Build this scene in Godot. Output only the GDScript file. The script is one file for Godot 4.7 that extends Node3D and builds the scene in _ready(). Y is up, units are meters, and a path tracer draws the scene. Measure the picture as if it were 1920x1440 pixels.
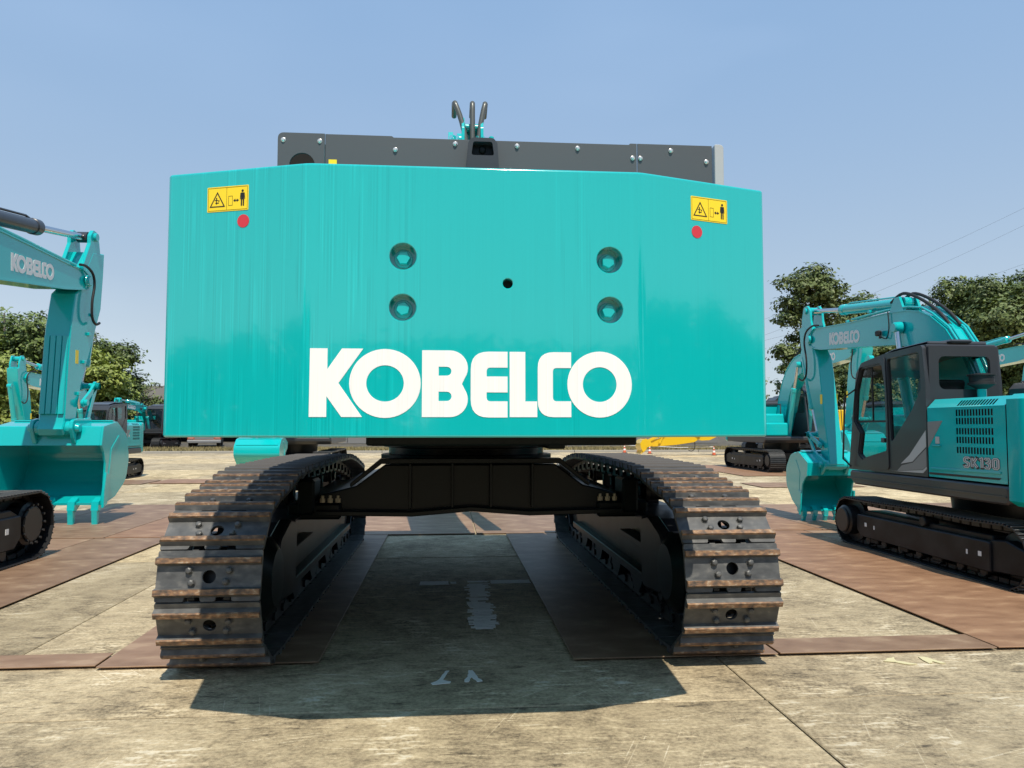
extends Node3D

# ---------------------------------------------------------------- mesh collector
class B:
	var st := SurfaceTool.new()
	var t := Transform3D()
	var g := 1
	func _init() -> void:
		st.begin(Mesh.PRIMITIVE_TRIANGLES)
		st.set_smooth_group(-1)
	func tri(a: Vector3, b: Vector3, c: Vector3) -> void:
		st.add_vertex(t * a); st.add_vertex(t * c); st.add_vertex(t * b)
	func quad(a: Vector3, b: Vector3, c: Vector3, d: Vector3) -> void:
		tri(a, b, c); tri(a, c, d)
	func oq(a: Vector3, b: Vector3, c: Vector3, d: Vector3, o: Vector3) -> void:
		if (b - a).cross(c - a).dot(o) + (c - a).cross(d - a).dot(o) >= 0.0:
			quad(a, b, c, d)
		else:
			quad(d, c, b, a)
	func ot(a: Vector3, b: Vector3, c: Vector3, o: Vector3) -> void:
		if (b - a).cross(c - a).dot(o) >= 0.0:
			tri(a, b, c)
		else:
			tri(c, b, a)
	func smooth() -> void:
		g += 1
		st.set_smooth_group(g)
	func flat() -> void:
		st.set_smooth_group(-1)
	func box(c: Vector3, s: Vector3, b := 0.0) -> void:
		flat()
		var h := s * 0.5
		b = minf(b, minf(h.x, minf(h.y, h.z)) * 0.9)
		var ax: Array[Vector3] = [Vector3(h.x, 0, 0), Vector3(0, h.y, 0), Vector3(0, 0, h.z)]
		var bx: Array[Vector3] = [Vector3(b, 0, 0), Vector3(0, b, 0), Vector3(0, 0, b)]
		for i in 3:
			var u := ax[(i + 1) % 3] - bx[(i + 1) % 3]
			var v := ax[(i + 2) % 3] - bx[(i + 2) % 3]
			for sg in [-1.0, 1.0]:
				var o: Vector3 = ax[i] * sg
				oq(c + o + u + v, c + o - u + v, c + o - u - v, c + o + u - v, o)
		if b <= 0.0:
			return
		for i in 3:
			var j := (i + 1) % 3
			var k := (i + 2) % 3
			var w := ax[k] - bx[k]
			for si in [-1.0, 1.0]:
				for sj in [-1.0, 1.0]:
					var p: Vector3 = ax[i] * si + (ax[j] - bx[j]) * sj
					var q: Vector3 = (ax[i] - bx[i]) * si + ax[j] * sj
					oq(c + p + w, c + p - w, c + q - w, c + q + w, p + q)
		for sx in [-1.0, 1.0]:
			for sy in [-1.0, 1.0]:
				for sz in [-1.0, 1.0]:
					var e := Vector3(sx, sy, sz)
					ot(c + Vector3(h.x, h.y - b, h.z - b) * e, c + Vector3(h.x - b, h.y, h.z - b) * e, c + Vector3(h.x - b, h.y - b, h.z) * e, e)
	# box given by its low and high corner
	func bb(a: Vector3, c: Vector3, b := 0.0) -> void:
		box((a + c) * 0.5, (c - a).abs(), b)
	static func inset(p: PackedVector2Array, d: float) -> PackedVector2Array:
		var out := PackedVector2Array()
		var n := p.size()
		for i in n:
			var e0 := (p[i] - p[(i + n - 1) % n]).normalized()
			var e1 := (p[(i + 1) % n] - p[i]).normalized()
			var n0 := Vector2(-e0.y, e0.x)
			var n1 := Vector2(-e1.y, e1.x)
			var m := (n0 + n1)
			var l := m.length_squared()
			out.append(p[i] + (m * (2.0 / l) * d if l > 0.3 else n1 * d))
		return out
	static func ccw(p: PackedVector2Array) -> PackedVector2Array:
		if Geometry2D.is_polygon_clockwise(p):
			var q := p.duplicate()
			q.reverse()
			return q
		return p
	# polygon in the plane (o, U, V) drawn out along W from d0 to d1, edges chamfered by b
	func ext(poly: PackedVector2Array, o: Vector3, U: Vector3, V: Vector3, W: Vector3, d0: float, d1: float, b := 0.0) -> void:
		var p := ccw(poly)
		var n := p.size()
		var q := inset(p, b) if b > 0.0 else p
		var ix := Geometry2D.triangulate_polygon(q)
		flat()
		for k in range(0, ix.size(), 3):
			for e in 2:
				var d := d0 if e == 0 else d1
				var a := o + U * q[ix[k]].x + V * q[ix[k]].y + W * d
				var b2 := o + U * q[ix[k + 1]].x + V * q[ix[k + 1]].y + W * d
				var c := o + U * q[ix[k + 2]].x + V * q[ix[k + 2]].y + W * d
				ot(a, b2, c, W * (d1 - d0) * (1.0 if e == 1 else -1.0))
		var s := signf(d1 - d0)
		var e0 := d0 + b * s
		var e1 := d1 - b * s
		smooth()
		for i in n:
			var j := (i + 1) % n
			var dir := (p[j] - p[i]).normalized()
			var pv := (p[i] - p[(i + n - 1) % n]).normalized()
			if dir.dot(pv) < 0.86:
				smooth()
			var ow := U * dir.y - V * dir.x
			var A := o + U * p[i].x + V * p[i].y
			var C := o + U * p[j].x + V * p[j].y
			oq(A + W * e0, C + W * e0, C + W * e1, A + W * e1, ow)
			if b > 0.0:
				var A2 := o + U * q[i].x + V * q[i].y
				var C2 := o + U * q[j].x + V * q[j].y
				var keep := g
				flat()
				oq(A + W * e0, C + W * e0, C2 + W * d0, A2 + W * d0, ow - W * s)
				oq(A + W * e1, C + W * e1, C2 + W * d1, A2 + W * d1, ow + W * s)
				st.set_smooth_group(keep)
	# side profile (forward, up) drawn out across x
	func side(poly: PackedVector2Array, x0: float, x1: float, b := 0.0) -> void:
		ext(poly, Vector3.ZERO, Vector3(0, 0, -1), Vector3(0, 1, 0), Vector3(1, 0, 0), x0, x1, b)
	# plan (x, z) drawn out upwards
	func plan(poly: PackedVector2Array, y0: float, y1: float, b := 0.0) -> void:
		ext(poly, Vector3.ZERO, Vector3(1, 0, 0), Vector3(0, 0, 1), Vector3(0, 1, 0), y0, y1, b)
	# front elevation (x, y) drawn out along z
	func front(poly: PackedVector2Array, z0: float, z1: float, b := 0.0) -> void:
		ext(poly, Vector3.ZERO, Vector3(1, 0, 0), Vector3(0, 1, 0), Vector3(0, 0, 1), z0, z1, b)
	# a sheet with holes
	func holed(poly: PackedVector2Array, holes: Array, o: Vector3, U: Vector3, V: Vector3, W: Vector3, d0: float, d1: float) -> void:
		var bits: Array = [ccw(poly)]
		for h: PackedVector2Array in holes:
			var lo := h[0]
			var hi := h[0]
			for v in h:
				lo = lo.min(v); hi = hi.max(v)
			var cx := (lo.x + hi.x) * 0.5
			var nx: Array = []
			for p: PackedVector2Array in bits:
				if Geometry2D.intersect_polygons(p, h).is_empty():
					nx.append(p)
					continue
				for half in [PackedVector2Array([Vector2(-1e3, -1e3), Vector2(cx, -1e3), Vector2(cx, 1e3), Vector2(-1e3, 1e3)]), PackedVector2Array([Vector2(cx, -1e3), Vector2(1e3, -1e3), Vector2(1e3, 1e3), Vector2(cx, 1e3)])]:
					for q in Geometry2D.intersect_polygons(p, half):
						for r in Geometry2D.clip_polygons(q, h):
							nx.append(r)
			bits = nx
		flat()
		for p: PackedVector2Array in bits:
			var ix := Geometry2D.triangulate_polygon(p)
			for k in range(0, ix.size(), 3):
				for e in 2:
					var d := d0 if e == 0 else d1
					ot(o + U * p[ix[k]].x + V * p[ix[k]].y + W * d, o + U * p[ix[k + 1]].x + V * p[ix[k + 1]].y + W * d, o + U * p[ix[k + 2]].x + V * p[ix[k + 2]].y + W * d, W * (d1 - d0) * (1.0 if e == 1 else -1.0))
		var loops: Array = [ccw(poly)]
		loops.append_array(holes)
		for li in loops.size():
			var p := ccw(loops[li])
			var n := p.size()
			smooth()
			for i in n:
				var j := (i + 1) % n
				var dir := (p[j] - p[i]).normalized()
				if dir.dot((p[i] - p[(i + n - 1) % n]).normalized()) < 0.86:
					smooth()
				var ow := (U * dir.y - V * dir.x) * (1.0 if li == 0 else -1.0)
				var A := o + U * p[i].x + V * p[i].y
				var C := o + U * p[j].x + V * p[j].y
				oq(A + W * d0, C + W * d0, C + W * d1, A + W * d1, ow)
	# flat panel over grid lines us x vs with some cells left out
	func grid(us: Array, vs: Array, gone: Callable, o: Vector3, U: Vector3, V: Vector3, W: Vector3) -> void:
		flat()
		for i in us.size() - 1:
			for j in vs.size() - 1:
				if not gone.call(i, j):
					oq(o + U * us[i] + V * vs[j], o + U * us[i + 1] + V * vs[j], o + U * us[i + 1] + V * vs[j + 1], o + U * us[i] + V * vs[j + 1], W)
	static func frame(d: Vector3) -> Basis:
		var z := d.normalized()
		var x := z.cross(Vector3.UP if absf(z.y) < 0.9 else Vector3.RIGHT).normalized()
		return Basis(x, z.cross(x), z)
	func cyl(a: Vector3, c: Vector3, r0: float, r1: float, n := 20, b := 0.0, cap := true) -> void:
		var d := (c - a).normalized()
		lathe(a, d, PackedVector2Array([Vector2(r0 - b, 0), Vector2(r0, b), Vector2(r1, (c - a).length() - b), Vector2(r1 - b, (c - a).length())] if b > 0.0 else [Vector2(r0, 0), Vector2(r1, (c - a).length())]), n, cap)
	# turned profile (radius, distance along d); each segment its own smooth band
	func lathe(a: Vector3, d: Vector3, prof: PackedVector2Array, n := 24, cap := true) -> void:
		var f := frame(d)
		for k in prof.size() - 1:
			smooth()
			if n <= 8:
				flat()
			for i in n:
				var t0 := TAU * i / n
				var t1 := TAU * (i + 1) / n
				var u0 := f.x * cos(t0) + f.y * sin(t0)
				var u1 := f.x * cos(t1) + f.y * sin(t1)
				var sl := prof[k + 1] - prof[k]
				var ow := (u0 + u1) * sl.y - f.z * sl.x * 2.0
				var p0 := a + f.z * prof[k].y
				var p1 := a + f.z * prof[k + 1].y
				if prof[k].x < 1e-5:
					ot(p0, p1 + u1 * prof[k + 1].x, p1 + u0 * prof[k + 1].x, ow)
				elif prof[k + 1].x < 1e-5:
					ot(p0 + u0 * prof[k].x, p0 + u1 * prof[k].x, p1, ow)
				else:
					oq(p0 + u0 * prof[k].x, p0 + u1 * prof[k].x, p1 + u1 * prof[k + 1].x, p1 + u0 * prof[k + 1].x, ow)
		if cap:
			flat()
			for e in 2:
				var q := prof[0] if e == 0 else prof[prof.size() - 1]
				if q.x < 1e-5:
					continue
				var c := a + f.z * q.y
				for i in range(1, n - 1):
					var p := func(k: int) -> Vector3: return c + (f.x * cos(TAU * k / n) + f.y * sin(TAU * k / n)) * q.x
					ot(p.call(0), p.call(i), p.call(i + 1), f.z * (1.0 if e == 1 else -1.0))
	func ring(c: Vector3, d: Vector3, R: float, r: float, n := 28, m := 10) -> void:
		var pts: Array[Vector3] = []
		var f := frame(d)
		for i in n + 1:
			pts.append(c + (f.x * cos(TAU * i / n) + f.y * sin(TAU * i / n)) * R)
		tube(pts, r, m)
	func tube(pts: Array[Vector3], r: float, n := 8, r1 := -1.0) -> void:
		var rings: Array = []
		var m := pts.size()
		var x := Vector3.ZERO
		for i in m:
			var d := (pts[mini(i + 1, m - 1)] - pts[maxi(i - 1, 0)]).normalized()
			x = frame(d).x if i == 0 else (x - d * x.dot(d)).normalized()
			var y := d.cross(x)
			var rr := r if r1 < 0.0 else lerpf(r, r1, float(i) / (m - 1))
			var ringp: Array[Vector3] = []
			for k in n:
				ringp.append(pts[i] + (x * cos(TAU * k / n) + y * sin(TAU * k / n)) * rr)
			rings.append(ringp)
		smooth()
		for i in m - 1:
			for k in n:
				var l := (k + 1) % n
				oq(rings[i][k], rings[i][l], rings[i + 1][l], rings[i + 1][k], rings[i][k] + rings[i][l] - pts[i] * 2.0)
		flat()
		for e in [0, m - 1]:
			for k in range(1, n - 1):
				ot(rings[e][0], rings[e][k], rings[e][k + 1], (pts[0] - pts[1]) if e == 0 else (pts[m - 1] - pts[m - 2]))
	func done() -> ArrayMesh:
		st.generate_normals()
		return st.commit()

# ---------------------------------------------------------------- small tools
var taken := {}
var M := {}
var rng := RandomNumberGenerator.new()

func pv(a: Array) -> PackedVector2Array:
	var o := PackedVector2Array()
	for i in range(0, a.size(), 2):
		o.append(Vector2(a[i], a[i + 1]))
	return o

func rect2(x0: float, y0: float, x1: float, y1: float, r := 0.0, n := 4) -> PackedVector2Array:
	if r <= 0.0:
		return pv([x0, y0, x1, y0, x1, y1, x0, y1])
	var o := PackedVector2Array()
	for c in [[x1 - r, y0 + r, -0.25], [x1 - r, y1 - r, 0.0], [x0 + r, y1 - r, 0.25], [x0 + r, y0 + r, 0.5]]:
		for i in n + 1:
			var a: float = TAU * (c[2] + 0.25 * i / n)
			o.append(Vector2(c[0] + r * cos(a), c[1] + r * sin(a)))
	return o

func circle2(x: float, y: float, r: float, n := 24) -> PackedVector2Array:
	var o := PackedVector2Array()
	for i in n:
		o.append(Vector2(x + r * cos(TAU * i / n), y + r * sin(TAU * i / n)))
	return o

# rounds the corners of an open or closed line of points
func fillet(p: PackedVector2Array, rad: Variant, closed := true, n := 6) -> PackedVector2Array:
	var o := PackedVector2Array()
	var m := p.size()
	for i in m:
		var r: float = rad[i] if rad is Array else rad
		if r <= 0.0 or not closed and (i == 0 or i == m - 1):
			o.append(p[i])
			continue
		var a := (p[(i + m - 1) % m] - p[i])
		var b := (p[(i + 1) % m] - p[i])
		var ang := absf(a.angle_to(b))
		if ang > PI - 0.02:
			o.append(p[i])
			continue
		var cut := minf(r / tan(ang * 0.5), minf(a.length(), b.length()) * 0.48)
		var s := p[i] + a.normalized() * cut
		var e := p[i] + b.normalized() * cut
		for k in n + 1:
			var t := float(k) / n
			o.append(s.lerp(p[i], t).lerp(p[i].lerp(e, t), t))
	return o

func numbered(called: String) -> String:
	if not taken.has(called):
		taken[called] = 0
		return called
	taken[called] += 1
	return "%s_%03d" % [called, taken[called]]

func thing(called: String, label: String, category: String, at := Vector3.ZERO, turn := 0.0, group := "") -> Node3D:
	var o := Node3D.new()
	o.name = numbered(called)
	add_child(o)
	o.position = at
	o.rotation.y = turn
	tag(o, label, category, group)
	return o

func tag(o: Node, label: String, category := "", group := "", kind := "") -> void:
	if label: o.set_meta("label", label)
	if category: o.set_meta("category", category)
	if group: o.set_meta("group", group)
	if kind: o.set_meta("kind", kind)

func put(par: Node, called: String, what: Variant, mt: Material = null, tr := Transform3D()) -> MeshInstance3D:
	var o := MeshInstance3D.new()
	o.name = numbered(called) if par == self else called
	o.mesh = (what as B).done() if what is B else what
	if mt:
		o.material_override = mt
	o.transform = tr
	par.add_child(o, true)
	return o

# one mesh of several builders, each with its own material
func join(list: Array) -> ArrayMesh:
	var m := ArrayMesh.new()
	for e in list:
		(e[0] as B).st.generate_normals()
		(e[0] as B).st.commit(m)
		m.surface_set_material(m.get_surface_count() - 1, e[1])
	return m

func lin(r: float, g: float, b: float) -> Color:
	return Color(r, g, b).linear_to_srgb()

func mk(called: String, c: Color, rough: float, metal := 0.0, coat := 0.0) -> StandardMaterial3D:
	var m := StandardMaterial3D.new()
	m.resource_name = called
	m.albedo_color = c
	m.roughness = rough
	m.metallic = metal
	if coat > 0.0:
		m.clearcoat_enabled = true
		m.clearcoat = coat
		m.clearcoat_roughness = 0.06
	M[called] = m
	return m

func noise(seed_: int, freq: float, oct := 4, type := FastNoiseLite.TYPE_SIMPLEX_SMOOTH) -> FastNoiseLite:
	var f := FastNoiseLite.new()
	f.seed = seed_
	f.noise_type = type
	f.frequency = freq
	f.fractal_octaves = oct
	return f

func bytes(f: FastNoiseLite, w: int, h: int) -> PackedByteArray:
	var im := f.get_seamless_image(w, h)
	im.convert(Image.FORMAT_L8)
	return im.get_data()

func tri_map(m: StandardMaterial3D, size: float, world := true, off := Vector3.ZERO) -> void:
	m.uv1_triplanar = true
	m.uv1_world_triplanar = world
	m.uv1_scale = Vector3.ONE / size
	m.uv1_offset = off

func ramp_tex(f: FastNoiseLite, w: int, h: int, cols: Array) -> ImageTexture:
	# cols: sRGB colours spread evenly over the noise
	var d := bytes(f, w, h)
	var lut := PackedByteArray()
	lut.resize(768)
	for i in 256:
		var t := clampf((i / 255.0 - 0.15) / 0.7, 0, 1) * (cols.size() - 1)
		var k := mini(int(t), cols.size() - 2)
		var c: Color = (cols[k] as Color).lerp(cols[k + 1], t - k)
		lut[i * 3] = c.r8; lut[i * 3 + 1] = c.g8; lut[i * 3 + 2] = c.b8
	var out := PackedByteArray()
	out.resize(w * h * 3)
	for i in w * h:
		var v := d[i] * 3
		out[i * 3] = lut[v]; out[i * 3 + 1] = lut[v + 1]; out[i * 3 + 2] = lut[v + 2]
	return ImageTexture.create_from_image(Image.create_from_data(w, h, false, Image.FORMAT_RGB8, out))

func normal_tex(f: FastNoiseLite, w: int, h: int, bump: float) -> ImageTexture:
	var im := f.get_seamless_image(w, h)
	im.convert(Image.FORMAT_RGBA8)
	im.bump_map_to_normal_map(bump)
	return ImageTexture.create_from_image(im)

# ---------------------------------------------------------------- materials
func concrete_picture() -> ImageTexture:
	var w := 2048
	var a := bytes(noise(3, 0.0022, 4), w, w)
	var b := bytes(noise(7, 0.016, 4), w, w)
	var c := bytes(noise(11, 0.09, 3), w, w)
	var e := bytes(noise(13, 0.42, 1), w, w)
	var st := bytes(noise(17, 0.004, 3), w, w)
	# scuffs drawn out along x where tracks have turned
	var si := noise(19, 0.05, 3).get_seamless_image(512, 2048)
	si.resize(w, w, Image.INTERPOLATE_CUBIC)
	si.convert(Image.FORMAT_L8)
	var sf := si.get_data()
	var sc := PackedByteArray()
	sc.resize(w * w)
	var r := RandomNumberGenerator.new()
	r.seed = 5
	# pale scrapes left by steel tracks, in loose bundles
	for k in 330:
		var cx := r.randf() * w
		var cy := r.randf() * w
		var ang := r.randfn(0.0, 0.22) if r.randf() < 0.7 else r.randf() * PI
		var dir := Vector2(cos(ang), sin(ang))
		for j in r.randi_range(2, 9):
			var p := Vector2(cx + r.randfn(0, 40), cy + r.randfn(0, 28))
			var ln := int(r.randf_range(30, 190))
			var v := r.randf_range(14, 85)
			var wd := r.randi_range(1, 3)
			for s in ln:
				p += dir
				if r.randf() < 0.25:
					continue
				var f := v * (1.0 - absf(2.0 * s / ln - 1.0))
				for q in wd:
					var at := (int(p.y + q + w) % w) * w + (int(p.x) + w) % w
					if at >= 0:
						sc[at] = mini(sc[at] + int(f), 120)
	# small dark spots of oil and grit
	var dk := PackedByteArray()
	dk.resize(w * w)
	for k in 1500:
		var x := r.randi_range(4, w - 8)
		var y := r.randi_range(4, w - 8)
		var s := r.randi_range(1, 3)
		var v := r.randi_range(15, 60)
		for i in s + r.randi_range(0, 3):
			for j in s:
				dk[(y + j) * w + x + i] = v
	var lut := PackedByteArray()
	lut.resize(768)
	var cols := [Color("494136"), Color("756a56"), Color("a29379"), Color("c3b394"), Color("d8c8a8"), Color("ebe1ca")]
	for i in 256:
		var t := clampf((i / 255.0 - 0.12) / 0.76, 0, 1) * 5.0
		var k := mini(int(t), 4)
		var col: Color = cols[k].lerp(cols[k + 1], t - k)
		lut[i * 3] = col.r8; lut[i * 3 + 1] = col.g8; lut[i * 3 + 2] = col.b8
	var out := PackedByteArray()
	out.resize(w * w * 3)
	for i in w * w:
		var v := clampi((a[i] * 12 + b[i] * 9 + c[i] * 10 + e[i] * 8) / 39 + sc[i] - dk[i] + 6 + (maxi(st[i] - 140, 0) * (c[i] - 96)) / 260 + (maxi(sf[i] - 138, 0) * maxi(st[i] - 105, 0)) / 70 - (maxi(112 - sf[i], 0) * maxi(150 - st[i], 0)) / 130, 0, 255) * 3
		var o := i * 3
		out[o] = lut[v]; out[o + 1] = lut[v + 1]; out[o + 2] = lut[v + 2]
	return ImageTexture.create_from_image(Image.create_from_data(w, w, false, Image.FORMAT_RGB8, out))

# run-marks of dried rain and dust on a painted upright face; strongest where strength(u) is high
func streak_picture(base: Color, amount: float, seed_: int, even: bool) -> ImageTexture:
	var w := 2048
	var h := 512
	var n1 := noise(seed_, 0.03, 3)
	var n2 := noise(seed_ + 1, 0.14, 2)
	var n3 := noise(seed_ + 2, 0.006, 2)
	var col := PackedFloat32Array()
	col.resize(w)
	var fine := PackedFloat32Array()
	fine.resize(w)
	for x in w:
		col[x] = n1.get_noise_1d(x * 1.0)
		fine[x] = n2.get_noise_1d(x * 1.0)
	var out := PackedByteArray()
	out.resize(w * h * 3)
	for x in w:
		var u := float(x) / w
		var st := 0.6 if even else (1.0 if u < 0.33 else (0.75 if u < 0.42 else (0.55 if u > 0.62 and u < 0.68 else 0.16)))
		for y in h:
			var m := clampf(0.5 + 1.9 * n3.get_noise_2d(x * 4.0, y * 0.9), 0.0, 1.0)
			var f := 1.0 + amount * st * m * (col[x] * 0.8 + fine[x] * 1.3)
			var o := (y * w + x) * 3
			out[o] = clampi(int(base.r8 * f + 3.0 * (f - 1.0) * 255.0 * 0.1), 0, 255)
			out[o + 1] = clampi(int(base.g8 * f), 0, 255)
			out[o + 2] = clampi(int(base.b8 * f), 0, 255)
	return ImageTexture.create_from_image(Image.create_from_data(w, h, false, Image.FORMAT_RGB8, out))

func leafy(called: String, c: Color) -> void:
	var m := mk(called, c, 0.55)
	m.vertex_color_use_as_albedo = true
	m.backlight_enabled = true
	m.backlight = Color(0.35, 0.4, 0.12)

func paint_spec(m: StandardMaterial3D, s: float) -> void:
	m.metallic_specular = s

func materials() -> void:
	var teal := lin(0.0035, 0.472, 0.482)
	paint_spec(mk("teal", teal, 0.16, 0.0, 0.6), 0.5)
	var cw := mk("teal_streaked", Color.WHITE, 0.1, 0.0, 1.0)
	paint_spec(cw, 0.62)
	cw.clearcoat_roughness = 0.03
	cw.albedo_texture = streak_picture(teal, 0.075, 21, false)
	cw.uv1_triplanar = true
	cw.uv1_triplanar_sharpness = 8.0
	cw.uv1_scale = Vector3(1.0 / 3.1, 1.0 / 1.7, 1.0 / 3.1)
	cw.uv1_offset = Vector3(0.5, 0.1, 0.5)
	var wl := mk("white_letter", Color.WHITE, 0.4)
	wl.albedo_texture = streak_picture(lin(0.9, 0.9, 0.89), 0.05, 33, true)
	wl.uv1_triplanar = true
	wl.uv1_scale = Vector3(0.7, 0.5, 0.7)
	mk("white_print", lin(0.8, 0.8, 0.8), 0.45)
	mk("yellow_print", lin(0.95, 0.7, 0.025), 0.4)
	mk("red_print", lin(0.62, 0.04, 0.06), 0.45)
	mk("black_print", lin(0.012, 0.012, 0.013), 0.5)
	mk("grey_print", lin(0.24, 0.24, 0.24), 0.4)
	mk("silver_print", lin(0.5, 0.5, 0.5), 0.4)
	mk("charcoal", lin(0.034, 0.037, 0.043), 0.36, 0.0, 0.25)
	mk("charcoal_sheet", lin(0.075, 0.083, 0.09), 0.42, 0.0, 0.15)
	mk("grey_sheet", lin(0.42, 0.43, 0.44), 0.5)
	paint_spec(mk("gloss_black", lin(0.004, 0.0075, 0.0085), 0.28), 0.3)
	mk("rubber", lin(0.012, 0.012, 0.013), 0.6)
	mk("void_black", lin(0.004, 0.004, 0.004), 0.8)
	mk("chrome", lin(0.62, 0.62, 0.63), 0.16, 1.0)
	mk("zinc_bolt", lin(0.75, 0.74, 0.72), 0.32, 0.7)
	mk("brass_bolt", lin(0.34, 0.3, 0.22), 0.45, 0.5)
	mk("braided_hose", lin(0.13, 0.135, 0.125), 0.36, 0.4)
	var gl := mk("cab_glass", Color(0.03, 0.07, 0.06, 0.3), 0.03)
	gl.transparency = BaseMaterial3D.TRANSPARENCY_ALPHA
	var lamp := mk("clear_plastic", Color(0.5, 0.55, 0.55, 0.3), 0.1)
	lamp.transparency = BaseMaterial3D.TRANSPARENCY_ALPHA
	# dark painted steel of the shoes, scuffed
	var sh := mk("shoe_steel", Color.WHITE, 0.45, 0.15)
	sh.albedo_texture = ramp_tex(noise(40, 0.02, 4), 512, 512, [lin(0.06, 0.062, 0.064), lin(0.085, 0.087, 0.089), lin(0.105, 0.107, 0.107), lin(0.18, 0.175, 0.165)])
	tri_map(sh, 0.9, true)
	sh.uv1_scale = Vector3(0.7, 1.3, 1.3)
	var rt := mk("rusty_edge", Color.WHITE, 0.62, 0.3)
	rt.albedo_texture = ramp_tex(noise(41, 0.022, 4), 512, 512, [lin(0.075, 0.06, 0.05), lin(0.15, 0.1, 0.07), lin(0.235, 0.135, 0.08), lin(0.31, 0.18, 0.095), lin(0.45, 0.36, 0.27)])
	tri_map(rt, 0.6, true)
	rt.uv1_scale = Vector3(1.3, 2.5, 2.5)
	mk("black_steel", lin(0.013, 0.014, 0.016), 0.4, 0.1)
	mk("dull_edge", lin(0.1, 0.09, 0.082), 0.55, 0.1)
	var fr := mk("frame_steel", Color.WHITE, 0.36)
	paint_spec(fr, 0.3)
	fr.albedo_texture = ramp_tex(noise(42, 0.012, 4), 256, 256, [lin(0.008, 0.009, 0.011), lin(0.013, 0.015, 0.018), lin(0.022, 0.024, 0.027)])
	tri_map(fr, 1.6, false)
	var pic := concrete_picture()
	var grain := normal_tex(noise(50, 0.06, 4), 1024, 1024, 3.0)
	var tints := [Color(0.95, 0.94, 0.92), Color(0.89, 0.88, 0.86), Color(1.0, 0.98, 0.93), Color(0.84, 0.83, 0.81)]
	for i in 4:
		var c := mk("concrete_%d" % i, tints[i], 0.88)
		c.albedo_texture = pic
		c.normal_enabled = true
		c.normal_texture = grain
		c.normal_scale = 0.6
		tri_map(c, 6.3, true, Vector3(0.37 * i, 0.2, 0.61 * i))
	var soil := mk("soil", Color.WHITE, 0.95)
	soil.albedo_texture = ramp_tex(noise(51, 0.02, 5), 512, 512, [lin(0.05, 0.045, 0.035), lin(0.10, 0.085, 0.06), lin(0.15, 0.13, 0.09)])
	tri_map(soil, 9.0)
	mk("joint_filler", lin(0.035, 0.031, 0.026), 0.95)
	var pt := ramp_tex(noise(52, 0.006, 5), 1024, 1024, [lin(0.225, 0.132, 0.079), lin(0.265, 0.16, 0.098), lin(0.29, 0.178, 0.11), lin(0.315, 0.197, 0.124), lin(0.385, 0.26, 0.165)])
	var pn := normal_tex(noise(53, 0.05, 3), 512, 512, 2.0)
	for i in 3:
		var p := mk("rusted_plate_%d" % i, [Color(1, 1, 1), Color(0.93, 0.93, 0.92), Color(1.0, 0.95, 0.9)][i], 0.55, 0.0)
		p.albedo_texture = pt
		p.normal_enabled = true
		p.normal_texture = pn
		p.normal_scale = 0.25
		tri_map(p, 3.0, true, Vector3(0.3 * i, 0, 0.41 * i))
		p.uv1_scale = Vector3(0.3, 0.3, 0.6) if i != 1 else Vector3(0.37, 0.3, 0.52)
	mk("worn_paint", lin(0.86, 0.84, 0.78), 0.8)
	mk("yellowed_paint", lin(0.62, 0.56, 0.33), 0.8)
	mk("yellow_machine", lin(0.75, 0.47, 0.01), 0.35, 0.0, 0.4)
	leafy("leaf_dark", lin(1, 1, 1))
	leafy("leaf_bright", lin(1, 1, 1))
	var bk := mk("bark", Color.WHITE, 0.9)
	bk.albedo_texture = ramp_tex(noise(54, 0.03, 4), 256, 256, [lin(0.06, 0.05, 0.04), lin(0.13, 0.11, 0.09), lin(0.2, 0.18, 0.15)])
	tri_map(bk, 1.2)
	mk("grey_wall", lin(0.2, 0.2, 0.2), 0.8)
	mk("dark_cladding", lin(0.05, 0.053, 0.06), 0.6)
	mk("roof_tile", lin(0.13, 0.115, 0.10), 0.85)
	mk("cable", lin(0.03, 0.03, 0.035), 0.7)
	mk("orange_paint", lin(0.5, 0.09, 0.02), 0.4)
	mk("grass_blade", lin(0.26, 0.21, 0.09), 0.8)
	mk("kerb_stone", lin(0.34, 0.32, 0.28), 0.85)
	mk("lamp_glass", lin(0.6, 0.25, 0.2), 0.2)
	mk("tyre", lin(0.015, 0.015, 0.015), 0.7)
	mk("wheel_rim", lin(0.35, 0.35, 0.35), 0.4, 0.5)
	mk("cone_orange", lin(0.6, 0.12, 0.05), 0.6)

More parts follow.
